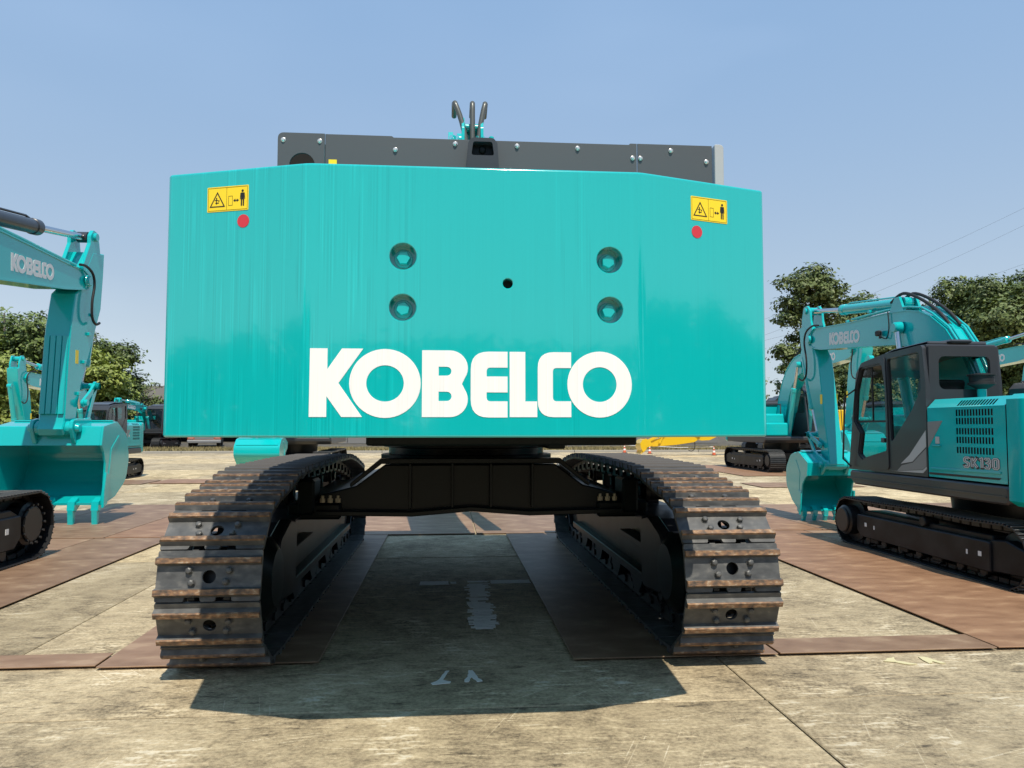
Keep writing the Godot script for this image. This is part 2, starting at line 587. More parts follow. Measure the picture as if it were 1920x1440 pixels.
# ---------------------------------------------------------------- the yard
func ground() -> void:
	var b := B.new()
	b.bb(Vector3(-500, -0.5, -600), Vector3(500, -0.05, 300))
	var gr := put(self, "ground", b, M.soil)
	tag(gr, "", "", "", "structure")
	# concrete slabs with open joints
	b = B.new()
	b.bb(Vector3(-43.05, -0.049, -48.0), Vector3(43.0, -0.03, 26.0))
	var yard := put(self, "yard_pavement", b, M.joint_filler)
	tag(yard, "", "", "", "structure")
	var xs: Array[float] = []
	var x := -43.05
	while x < 42.0:
		xs.append(x)
		x += 5.0 if absf(x + 3.05) > 0.01 else 4.98
	xs.append(42.9)
	var zs: Array[float] = [25.4, 20.4, 15.4, 10.4, 5.4, 0.4, -4.6, -9.8, -15.0, -20.0, -25.0, -30.0, -35.0, -40.0, -44.0, -48.0]
	var r := RandomNumberGenerator.new()
	r.seed = 9
	for i in xs.size() - 1:
		for j in zs.size() - 1:
			b = B.new()
			var g := 0.006
			b.bb(Vector3(xs[i] + g, -0.028, zs[j + 1] + g * 1.7), Vector3(xs[i + 1] - g, r.randf_range(-0.002, 0.002), zs[j] - g * 1.7), 0.005)
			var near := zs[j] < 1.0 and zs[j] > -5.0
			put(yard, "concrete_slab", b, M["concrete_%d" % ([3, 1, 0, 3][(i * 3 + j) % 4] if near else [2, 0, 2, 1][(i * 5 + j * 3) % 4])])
	# rusty steel road plates laid under the machines
	var n := 0
	for p in [
		[-2.36, -0.88, 5.5, 11.74, "long rusty steel plate under the left track of the largest excavator", 0],
		[0.89, 2.37, 5.42, 11.7, "long rusty steel plate under the right track of the largest excavator", 1],
		[-3.99, -2.38, 5.54, 5.83, "narrow rusty steel strip joining two plates, beside the left near track", 0],
		[2.39, 4.04, 5.43, 5.79, "narrow rusty steel strip joining two plates, beside the right near track", 1],
		[4.06, 5.55, 5.44, 11.7, "rusty steel plate in front of the small excavator's near track", 2],
		[5.57, 7.05, 5.44, 11.7, "rusty steel plate lying under the small excavator's near track", 0],
		[7.07, 8.55, 5.44, 11.7, "rusty steel plate lying under the small excavator's far track", 1],
		[-5.08, -4.0, 5.5, 11.7, "rusty steel plate beside the track cut off by the photo's left edge", 1],
		[-6.58, -5.1, 5.5, 11.7, "rusty steel plate under the track cut off by the photo's left edge", 0],
		[-8.1, -6.6, 5.5, 11.7, "rusty steel plate under the left neighbour machine's far track", 2],
	]:
		plate(p[0], p[1], p[2], p[3], p[4], p[5], "steel plates in lengthwise rows")
	var cross := [[-9.6, -6.7], [-6.68, -5.0], [-4.98, -2.6], [-2.58, 0.43], [0.45, 3.4], [3.42, 5.9], [5.92, 8.9], [8.92, 11.5]]
	var words := ["far left behind the large bucket's left half", "under and behind the large open bucket", "between the large bucket and the left track", "left of the centre seam, seen under the largest excavator", "right of the centre seam, seen under the largest excavator", "between the right track and the small bucket", "under the small excavator's bucket", "beyond the small excavator's cab"]
	for i in cross.size():
		plate(cross[i][0], cross[i][1], 11.78, 15.6 if i != 1 else 16.6, "rusty steel cross plate " + words[i], i % 3, "steel cross plates")
	var rows := [[-17.0, -12.6, 22.6, 24.0, "far left"], [-12.58, -8.6, 22.6, 24.2, "left, before the parked cab"], [-8.5, -4.2, 22.8, 24.4, "left, beneath the far bucket"], [8.4, 11.3, 20.0, 21.6, "right, before the small bucket's row"], [11.4, 13.6, 24.0, 31.5, "under the far right machine's near track"], [9.7, 11.38, 24.6, 31.5, "beside the far right machine's near track"], [14.0, 18.0, 21.0, 22.6, "behind the small excavator"]]
	for p in rows:
		plate(p[0], p[1], p[2], p[3], "distant rusty steel plate " + p[4], n % 3, "distant steel plates")
		n += 1
	# worn white paint on the concrete
	mark("floor_marking", "worn white T-shaped paint mark on shaded concrete between the tracks", worn_t(), M.worn_paint, 71, 0.012)
	mark("floor_marking", "left small scrap of worn white lettering in the shadow's near part", [], M.worn_paint, 72, 0.01, [pv([-0.1, 5.05, -0.055, 5.09, -0.01, 5.28, 0.015, 5.29, -0.02, 5.1, 0.03, 5.07, 0.025, 5.04, -0.09, 5.02])])
	mark("floor_marking", "right small scrap of worn white lettering in the shadow's near part", [], M.worn_paint, 73, 0.01, [pv([0.115, 5.06, 0.145, 5.19, 0.15, 5.29, 0.178, 5.29, 0.19, 5.19, 0.235, 5.06, 0.2, 5.055, 0.165, 5.15, 0.145, 5.06])])
	mark("floor_marking", "yellowed paint figure eight at the near edge of the right steel strip", [], M.yellowed_paint, 74, 0.008, [pv([3.06, 5.25, 3.12, 5.31, 3.18, 5.33, 3.15, 5.25, 3.25, 5.17, 3.19, 5.16, 3.12, 5.22])])
	mark("floor_marking", "yellowed paint letter A at the near edge of the right steel strip", [], M.yellowed_paint, 75, 0.008, [pv([3.34, 5.18, 3.36, 5.32, 3.4, 5.32, 3.46, 5.17, 3.42, 5.17, 3.395, 5.22, 3.37, 5.18])])

# what is left of a painted T: short strips with ragged ends
func worn_t() -> Array:
	var r := RandomNumberGenerator.new()
	r.seed = 31
	var o: Array = []
	var d := 6.34
	while d < 8.26:
		var w := r.randf_range(0.028, 0.06)
		var x0 := 0.2 + r.randf_range(-0.025, 0.04)
		var x1 := 0.42 + r.randf_range(-0.05, 0.03)
		if d > 7.1 and d < 7.5:
			x1 -= r.randf_range(0.0, 0.1)
		if r.randf() < 0.97:
			o.append([x0, x1, d, d + w - 0.002])
		d += w
	o.append([-0.28, 0.02, 8.12, 8.3])
	o.append([0.04, 0.1, 8.16, 8.26])
	o.append([0.46, 0.88, 8.14, 8.31])
	return o

func plate(x0: float, x1: float, d0: float, d1: float, label: String, k: int, group: String) -> void:
	var b := B.new()
	b.bb(Vector3(x0, 0.016, -d1), Vector3(x1, 0.026, -d0), 0.003)
	b.bb(Vector3(x0 + 0.05, 0.003, -d1 + 0.05), Vector3(x1 - 0.05, 0.0165, -d0 - 0.05))
	tag(put(self, "steel_plate", b, M["rusted_plate_%d" % k]), label, "steel plate", group)

# ragged flat shapes (x, distance), 4 mm proud of the concrete
func mark(called: String, label: String, boxes: Array, mt: Material, seed_: int, rag: float, polys: Array = []) -> void:
	var b := B.new()
	var r := RandomNumberGenerator.new()
	r.seed = seed_
	for q in boxes:
		polys.append(pv([q[0], q[2], q[1], q[2], q[1], q[3], q[0], q[3]]))
	for p: PackedVector2Array in polys:
		var o := PackedVector2Array()
		for i in p.size():
			var a := p[i]
			var c := p[(i + 1) % p.size()]
			var n := maxi(2, int(a.distance_to(c) / 0.03))
			var nn := (c - a).normalized().orthogonal()
			for k in n:
				o.append(a.lerp(c, float(k) / n) + nn * (r.randf_range(-rag, rag * 0.3) if k > 0 and boxes.size() > 0 else r.randf_range(-0.006, 0.006)))
		if Geometry2D.triangulate_polygon(o).is_empty():
			o = p
		b.ext(o, Vector3.ZERO, Vector3(1, 0, 0), Vector3(0, 0, -1), Vector3(0, 1, 0), 0.001, 0.0055)
	tag(put(self, called, b, mt), label, "floor marking", "paint marks on the concrete")

# ---------------------------------------------------------------- lettering of the maker's name, cap height 1
func letters() -> Array:
	var o: Array = []
	var s := 1.0 / 374.0
	var f := func(a: Array) -> PackedVector2Array:
		var q := PackedVector2Array()
		for i in range(0, a.size(), 2):
			q.append(Vector2((a[i] - 58) * s, (476 - a[i + 1]) * s))
		return q
	o.append([f.call([62, 102, 155, 102, 155, 215, 232, 102, 345, 102, 215, 290, 342, 474, 232, 474, 152, 362, 152, 474, 60, 474]), []])
	o.append([ell(464, 291, 192, 188, s), [ell(464, 291, 101, 99, s)]])
	var b := PackedVector2Array(f.call([663, 474, 663, 108, 815, 108]))
	for i in range(1, 13):
		var a := PI * 0.5 - PI * 0.68 * i / 12.0
		b.append(Vector2((815 + 97 * cos(a) - 58) * s, (476 - (205 - 97 * sin(a))) * s))
	b.append(Vector2((880 - 58) * s, (476 - 292) * s))
	for i in range(0, 13):
		var a := PI * 0.18 - PI * 0.68 * i / 12.0
		b.append(Vector2((815 + 97 * cos(a) - 58) * s, (476 - (377 - 97 * sin(a))) * s))
	var hs: Array = []
	for h in [[198, 247], [335, 386]]:
		var q := PackedVector2Array(f.call([753, h[1], 753, h[0]]))
		var m: float = (h[0] + h[1]) * 0.5
		var rr: float = (h[1] - h[0]) * 0.5
		for i in 9:
			var a := PI * 0.5 - PI * i / 8.0
			q.append(Vector2((798 + rr * cos(a) - 58) * s, (476 - (m - rr * sin(a))) * s))
		hs.append(q)
	o.append([b, hs])
	o.append([fillet(f.call([1130, 113, 928, 113, 928, 476, 1130, 476, 1130, 387, 1015, 387, 1015, 338, 1130, 338, 1130, 250, 1015, 250, 1015, 201, 1130, 201]), [0.0, 0.26, 0.26, 0.0, 0.0, 0.06, 0.0, 0.0, 0.0, 0.0, 0.06, 0.0]), []])
	o.append([f.call([1141, 113, 1228, 113, 1228, 387, 1294, 387, 1294, 474, 1142, 474]), []])
	o.append([fillet(f.call([1483, 113, 1297, 113, 1297, 474, 1483, 474, 1483, 386, 1381, 386, 1381, 201, 1483, 201]), [0.0, 0.27, 0.27, 0.0, 0.0, 0.06, 0.06, 0.0]), []])
	o.append([ell(1643, 292, 181, 184, s), [ell(1643, 292, 95, 97, s)]])
	return o

func ell(cx: float, cy: float, rx: float, ry: float, s: float) -> PackedVector2Array:
	var q := PackedVector2Array()
	for i in 48:
		q.append(Vector2((cx + rx * cos(TAU * i / 48) - 58) * s, (476 - (cy - ry * sin(TAU * i / 48))) * s))
	return q

# letters stand on the line from o along U, height h
func lettering(par: Node, o: Vector3, U: Vector3, V: Vector3, W: Vector3, h: float, mt: Material, wide := 1.0, proud := 0.002) -> void:
	for l in letters():
		var b := B.new()
		b.holed(l[0], l[1], o, U * h * wide, V * h, W, -0.002, proud)
		put(par, "letter", b, mt)

# ---------------------------------------------------------------- crawler tracks
func track_path(rear: Array, fore: Array, tops: Array) -> PackedVector2Array:
	var p := PackedVector2Array()
	for i in 13:
		var a := -PI * 0.5 + PI * (0.46) * i / 12.0 * 2.0
		p.append(Vector2(fore[0] + fore[2] * cos(a), fore[1] + fore[2] * sin(a)))
	for t in tops:
		p.append(Vector2(t[0], t[1]))
	for i in 13:
		var a := PI * 0.54 + PI * 0.46 * 2.0 * i / 12.0
		p.append(Vector2(rear[0] + rear[2] * cos(a), rear[1] + rear[2] * sin(a)))
	return p

func along(p: PackedVector2Array, n: int, shift := 0.0) -> Array:
	var c := Curve2D.new()
	c.bake_interval = 0.01
	for v in p:
		c.add_point(v)
	c.add_point(p[0])
	var l := c.get_baked_length()
	var o: Array = []
	for i in n:
		var d := fposmod((i + shift) * l / n, l)
		var a := c.sample_baked(fposmod(d - l / n * 0.5, l))
		var e := c.sample_baked(fposmod(d + l / n * 0.5, l))
		o.append([(a + e) * 0.5 * 0.55 + c.sample_baked(d) * 0.45, (e - a).normalized()])
	return o

func shoe_at(q: Array) -> Transform3D:
	var nn := Vector3(0, -q[1].x, -q[1].y)
	return Transform3D(Basis(Vector3(1, 0, 0), nn, Vector3(1, 0, 0).cross(nn)), Vector3(0, q[0].y, -q[0].x))

func grouser(plain: B, tip: B, z: float, w: float, y0: float, h: float, b0: float, b1: float) -> void:
	var a := w * 0.5
	var hm := y0 + h * 0.74
	var bm := lerpf(b0, b1, 0.74)
	plain.flat(); tip.flat()
	for s in [-1.0, 1.0]:
		plain.oq(Vector3(-a, y0, z + s * b0), Vector3(a, y0, z + s * b0), Vector3(a + 0.004, hm, z + s * bm), Vector3(-a - 0.004, hm, z + s * bm), Vector3(0, 0.2, s))
		plain.oq(Vector3(s * a, y0, z - b0), Vector3(s * a, y0, z + b0), Vector3(s * (a + 0.004), hm, z + bm), Vector3(s * (a + 0.004), hm, z - bm), Vector3(s, 0, 0))
		tip.oq(Vector3(-a - 0.004, hm, z + s * bm), Vector3(a + 0.004, hm, z + s * bm), Vector3(a, y0 + h, z + s * b1), Vector3(-a, y0 + h, z + s * b1), Vector3(0, 0.2, s))
		tip.oq(Vector3(s * (a + 0.004), hm, z - bm), Vector3(s * (a + 0.004), hm, z + bm), Vector3(s * a, y0 + h, z + b1), Vector3(s * a, y0 + h, z - b1), Vector3(s, 0, 0))
	tip.oq(Vector3(-a, y0 + h, z - b1), Vector3(a, y0 + h, z - b1), Vector3(a, y0 + h, z + b1), Vector3(-a, y0 + h, z + b1), Vector3(0, 1, 0))

func big_shoe(w: float, edge: Material) -> ArrayMesh:
	var p := B.new()
	var t := B.new()
	var a := w * 0.5
	var outl := fillet(pv([-a, -0.165, a, -0.165, a, 0.152, 0.15, 0.152, 0.14, 0.1, 0.055, 0.1, 0.045, 0.152, -0.045, 0.152, -0.055, 0.1, -0.14, 0.1, -0.15, 0.152, -a, 0.152]), 0.012, true, 2)
	p.holed(outl, [circle2(0.0, 0.0, 0.042, 20)], Vector3.ZERO, Vector3(1, 0, 0), Vector3(0, 0, 1), Vector3(0, 1, 0), -0.012, 0.01)
	grouser(p, t, -0.1, w, 0.008, 0.048, 0.03, 0.0155)
	grouser(p, t, 0.096, w, 0.008, 0.048, 0.03, 0.0155)
	return join([[p, M.shoe_steel], [t, edge]])

func small_shoe(w: float, pitch: float) -> ArrayMesh:
	var p := B.new()
	var t := B.new()
	p.bb(Vector3(-w * 0.5, -0.008, -pitch * 0.53), Vector3(w * 0.5, 0.008, pitch * 0.45), 0.002)
	for k in 3:
		grouser(p, t, (k - 1) * pitch * 0.34, w, 0.006, 0.02, pitch * 0.05, pitch * 0.03)
	p.bb(Vector3(-0.1, -0.075, -pitch * 0.42), Vector3(-0.05, -0.009, pitch * 0.42), 0.01)
	p.bb(Vector3(0.05, -0.075, -pitch * 0.42), Vector3(0.1, -0.009, pitch * 0.42), 0.01)
	return join([[p, M.black_steel], [t, M.shoe_steel]])

# ---------------------------------------------------------------- the largest excavator, seen from behind
func largest_excavator() -> void:
	var r := thing("large_excavator", "very large teal excavator seen from behind, broad counterweight with white lettering", "excavator", Vector3(0.205, 0, -8.25), 0.0, "excavators parked in the yard")
	for s in [-1.0, 1.0]:
		big_track(r, s)
	carbody(r)
	counterweight(r)
	guard(r)
	# upper works behind the counterweight
	var b := B.new()
	b.plan(fillet(pv([-1.6, 3.74, 1.52, 3.74, 1.52, -2.2, 0.5, -2.2, 0.5, -2.6, -0.4, -2.6, -0.4, -2.2, -1.6, -2.2]), 0.05, true, 3), 1.6, 1.72, 0.01)
	b.bb(Vector3(-0.78, 1.5, -1.6), Vector3(0.72, 1.6, 2.4), 0.01)
	b.bb(Vector3(-0.7, 1.53, 1.9), Vector3(0.98, 1.6, 3.5), 0.01)
	b.bb(Vector3(0.5, 1.49, 2.1), Vector3(0.62, 1.6, 2.9), 0.01)
	put(r, "revolving_frame", b, M.gloss_black)
	b = B.new()
	b.bb(Vector3(-1.55, 1.73, 0.2), Vector3(-0.62, 2.78, 3.74), 0.03)
	put(r, "side_housing", b, M.teal)
	b = B.new()
	b.bb(Vector3(0.5, 1.73, -1.9), Vector3(1.5, 2.78, 3.74), 0.03)
	put(r, "side_housing", b, M.teal)
	b = B.new()
	b.bb(Vector3(-0.6, 1.73, 0.4), Vector3(0.48, 2.85, 3.66), 0.03)
	b.bb(Vector3(-1.1, 2.79, 0.6), Vector3(1.3, 3.1, 3.86), 0.05)
	put(r, "engine_hood", b, M.charcoal_sheet)
	cab(r, Transform3D(Basis().scaled(Vector3.ONE * 1.22), Vector3(-0.1, 0.42, -0.55)))
	front_gear(r, gear_a(), func(p: Vector2) -> Vector2: return Vector2(1.2 + (p.x - 0.1) * 1.95, 2.1 + (p.y - 1.25) * 1.95), 1.95, 0.08, 0.62, 1.7, "none")
	# hoses arching over the boom's crown
	for h in [[0.075, -0.12], [0.165, 0.165], [0.255, 0.37]]:
		b = B.new()
		var pts: Array[Vector3] = []
		for i in 13:
			var t := i / 12.0
			var up := sin(PI * 0.5 * minf(t * 1.3, 1.0))
			var over := maxf(t - 0.7, 0.0)
			pts.append(Vector3(lerpf(h[0], h[1], up * up), 5.85 + 0.9 * up - 0.7 * over * over, -3.55 - 0.1 * t - 1.3 * over))
		b.tube(pts, 0.042, 10)
		put(r, "boom_hose", b, M.braided_hose)
	b = B.new()
	for s in [-1.0, 1.0]:
		b.side(fillet(pv([3.45, 5.9, 3.5, 6.3, 3.6, 6.5, 3.85, 6.5, 4.3, 5.95]), 0.05), 0.165 + s * 0.17, 0.165 + s * 0.125, 0.004)
		b.side(fillet(pv([3.4, 5.9, 3.45, 6.12, 3.6, 6.14, 3.75, 5.9]), 0.05), 0.165 + s * 0.25, 0.165 + s * 0.2, 0.004)
		b.cyl(Vector3(0.165 + s * 0.3, 5.9, -3.6), Vector3(0.165 + s * 0.3, 6.2, -3.6), 0.045, 0.04, 12, 0.01)
	b.bb(Vector3(0.05, 5.9, -4.1), Vector3(0.28, 6.42, -3.8), 0.03)
	b.cyl(Vector3(0.02, 6.38, -3.72), Vector3(0.31, 6.38, -3.72), 0.06, 0.06, 14, 0.01)
	put(r, "hose_bracket", b, M.teal)

func big_track(r: Node, s: float) -> void:
	var x := 1.71 * s
	var path := track_path([-2.65, 0.582, 0.532], [2.75, 0.565, 0.515], [[2.0, 1.2], [1.4, 1.258], [0.0, 1.272], [-1.4, 1.262], [-1.85, 1.245], [-2.25, 1.17]])
	# side frame
	var b := B.new()
	var i := -s
	b.side(fillet(pv([-1.95, 0.3, 1.9, 0.3, 2.1, 0.45, 2.1, 0.72, 1.2, 0.92, -1.2, 0.92, -1.75, 0.86, -2.0, 0.72]), 0.04), -0.17, 0.17, 0.012)
	b.side(fillet(pv([-2.5, 0.38, -1.9, 0.32, -1.85, 0.88, -2.1, 0.93, -2.5, 0.82]), 0.1), i * 0.2, i * 0.3, 0.015)
	b.side(fillet(pv([-1.83, 0.33, 1.85, 0.33, 1.85, 0.4, -1.83, 0.4]), 0.01), i * 0.165, i * 0.26, 0.006)
	b.side(fillet(pv([-1.84, 0.62, -1.0, 0.64, -1.0, 0.68, -1.84, 0.67]), 0.01), i * 0.172, i * 0.28, 0.006)
	b.side(fillet(pv([-1.84, 0.84, -1.2, 0.88, -1.2, 0.92, -1.84, 0.9]), 0.01), i * 0.168, i * 0.28, 0.006)
	for q in [-1.55, -0.7, 0.2, 1.1]:
		b.side(fillet(pv([q, 0.3, q + 0.14, 0.16, q + 0.34, 0.16, q + 0.48, 0.3]), 0.03), -0.2, 0.2, 0.008)
	b.bb(Vector3(-0.1, 0.86, -0.7), Vector3(0.1, 1.1, -0.58), 0.01)
	b.bb(Vector3(-0.1, 0.86, 0.9), Vector3(0.1, 1.1, 1.02), 0.01)
	var tr := put(r, "crawler_track", b, M.frame_steel, Transform3D(Basis(), Vector3(x, 0, 0)))
	# travel motor and sprocket
	b = B.new()
	var teeth := PackedVector2Array()
	for k in 44:
		teeth.append(Vector2(-2.65, 0.582) + Vector2.from_angle(TAU * k / 44.0) * (0.43 if k % 2 == 0 else 0.37))
	b.side(teeth, -0.05, 0.05, 0.008)
	b.lathe(Vector3(-s * -0.05, 0.582, 2.65), Vector3(s, 0, 0), pv([0.31, 0.0, 0.33, 0.05, 0.33, 0.2, 0.28, 0.24]), 28)
	put(tr, "sprocket", b, M.black_steel)
	b = B.new()
	b.lathe(Vector3(i * 0.06, 0.582, 2.65), Vector3(i, 0, 0), pv([0.27, 0.0, 0.29, 0.04, 0.29, 0.2, 0.2, 0.26]), 24)
	put(tr, "travel_motor", b, M.gloss_black)
	b = B.new()
	b.lathe(Vector3(-0.09, 0.565, -2.75), Vector3(1, 0, 0), pv([0.18, 0.0, 0.38, 0.02, 0.42, 0.03, 0.42, 0.06, 0.385, 0.07, 0.385, 0.11, 0.42, 0.12, 0.42, 0.15, 0.38, 0.16, 0.18, 0.18]), 32)
	put(tr, "idler", b, M.black_steel)
	b = B.new()
	b.lathe(Vector3(-0.16, 0, 0), Vector3(1, 0, 0), pv([0.06, 0.0, 0.1, 0.03, 0.15, 0.035, 0.15, 0.07, 0.115, 0.08, 0.115, 0.24, 0.15, 0.25, 0.15, 0.285, 0.1, 0.29, 0.06, 0.32]), 20)
	var rm := b.done()
	for k in 9:
		put(tr, "roller", rm, M.black_steel, Transform3D(Basis(), Vector3(0, 0.27, 1.95 - k * 0.49)))
	for k in 3:
		put(tr, "carrier_roller", rm, M.black_steel, Transform3D(Basis().scaled(Vector3(1, 0.72, 0.72)), Vector3(0, 1.06, 1.3 - k * 1.25)))
	var sm := big_shoe(0.65, M.rusty_edge)
	var sd := big_shoe(0.65, M.dull_edge)
	b = B.new()
	for e in [-1.0, 1.0]:
		b.side(fillet(pv([-0.16, -0.02, -0.12, -0.15, 0.09, -0.15, 0.14, -0.12, 0.16, -0.02]), 0.02, true, 3), e * 0.11 - 0.025, e * 0.11 + 0.025, 0.006)
		b.cyl(Vector3(e * 0.11 - e * 0.03, -0.09, 0.07), Vector3(e * 0.11 + e * 0.045, -0.09, 0.07), 0.035, 0.035, 12)
	b.bb(Vector3(-0.12, -0.12, -0.06), Vector3(0.12, -0.085, 0.07), 0.01)
	var lm := b.done()
	b = B.new()
	b.cyl(Vector3(0, 0.009, 0), Vector3(0, 0.014, 0), 0.026, 0.026, 14)
	b.lathe(Vector3(0, 0.0138, 0), Vector3(0, 1, 0), pv([0.0225, 0.0, 0.0225, 0.016, 0.018, 0.023, 0.01, 0.026, 0.0, 0.0265]), 6, false)
	var bm := b.done()
	var n := 44
	var q := along(path, n, 0.2)
	for k in n:
		var t := shoe_at(q[k])
		put(tr, "track_shoe", sm if q[k][0].y < 1.2 and q[k][0].x < 0.0 else sd, null, t)
		put(tr, "chain_link", lm, M.black_steel, t)
		if q[k][0].x < -1.6 and q[k][0].y > 0.1:
			for e in [Vector3(-0.105, 0, 0.036), Vector3(0.105, 0, 0.032), Vector3(-0.125, 0, -0.04), Vector3(0.125, 0, -0.036)]:
				put(tr, "shoe_bolt", bm, M.shoe_steel, t * Transform3D(Basis(Vector3.UP, (k * 7 % 5) * 0.4 + e.x * 9.0), e))

func carbody(r: Node) -> void:
	var b := B.new()
	var face := fillet(pv([-1.3, 0.92, -0.55, 0.9, 0.0, 0.945, 0.55, 0.9, 1.3, 0.92, 1.3, 1.06, 0.98, 1.14, 0.74, 1.32, -0.74, 1.32, -0.98, 1.14, -1.3, 1.06]), 0.03, true, 4)
	b.front(face, -1.5, 1.55, 0.012)
	# flanges and stiffeners on the rear face
	b.front(fillet(pv([-1.3, 0.9, -0.5, 0.885, 0.0, 0.925, 0.5, 0.885, 1.3, 0.9, 1.3, 0.94, 0.5, 0.925, 0.0, 0.965, -0.5, 0.925, -1.3, 0.94]), 0.01, true, 2), 1.5, 1.66, 0.006)
	b.front(fillet(pv([-1.02, 1.13, -0.76, 1.33, 0.76, 1.33, 1.02, 1.13, 1.02, 1.17, 0.77, 1.375, -0.77, 1.375, -1.02, 1.17]), 0.01, true, 2), 1.5, 1.66, 0.006)
	for x in [-0.52, -0.16, 0.17, 0.53]:
		b.bb(Vector3(x - 0.012, 0.95, 1.5), Vector3(x + 0.012, 1.33, 1.62), 0.004)
	for s in [-1.0, 1.0]:
		b.bb(Vector3(s * 1.1, 0.86, -1.3), Vector3(s * 1.55, 1.0, 1.6), 0.02)
		b.bb(Vector3(s * 1.32, 0.9, 1.3), Vector3(s * 1.46, 1.2, 1.62), 0.02)
	var c := put(r, "carbody", b, M.gloss_black)
	b = B.new()
	b.cyl(Vector3(0, 0, 0), Vector3(0, 0.035, 0), 0.024, 0.024, 6)
	b.cyl(Vector3(0, 0.035, 0), Vector3(0, 0.06, 0), 0.014, 0.014, 10)
	var m := b.done()
	for s in [-1.0, 1.0]:
		for k in 3:
			put(c, "flange_bolt", m, M.brass_bolt, Transform3D(Basis(), Vector3(s * (1.13 + 0.065 * k), 1.0, 1.56)))
	b = B.new()
	b.lathe(Vector3(0, 1.3, 0), Vector3.UP, pv([0.9, 0.0, 0.9, 0.06, 0.82, 0.07, 0.82, 0.13, 0.88, 0.14, 0.88, 0.22, 0.6, 0.23]), 48)
	put(r, "slewing_ring", b, M.gloss_black)

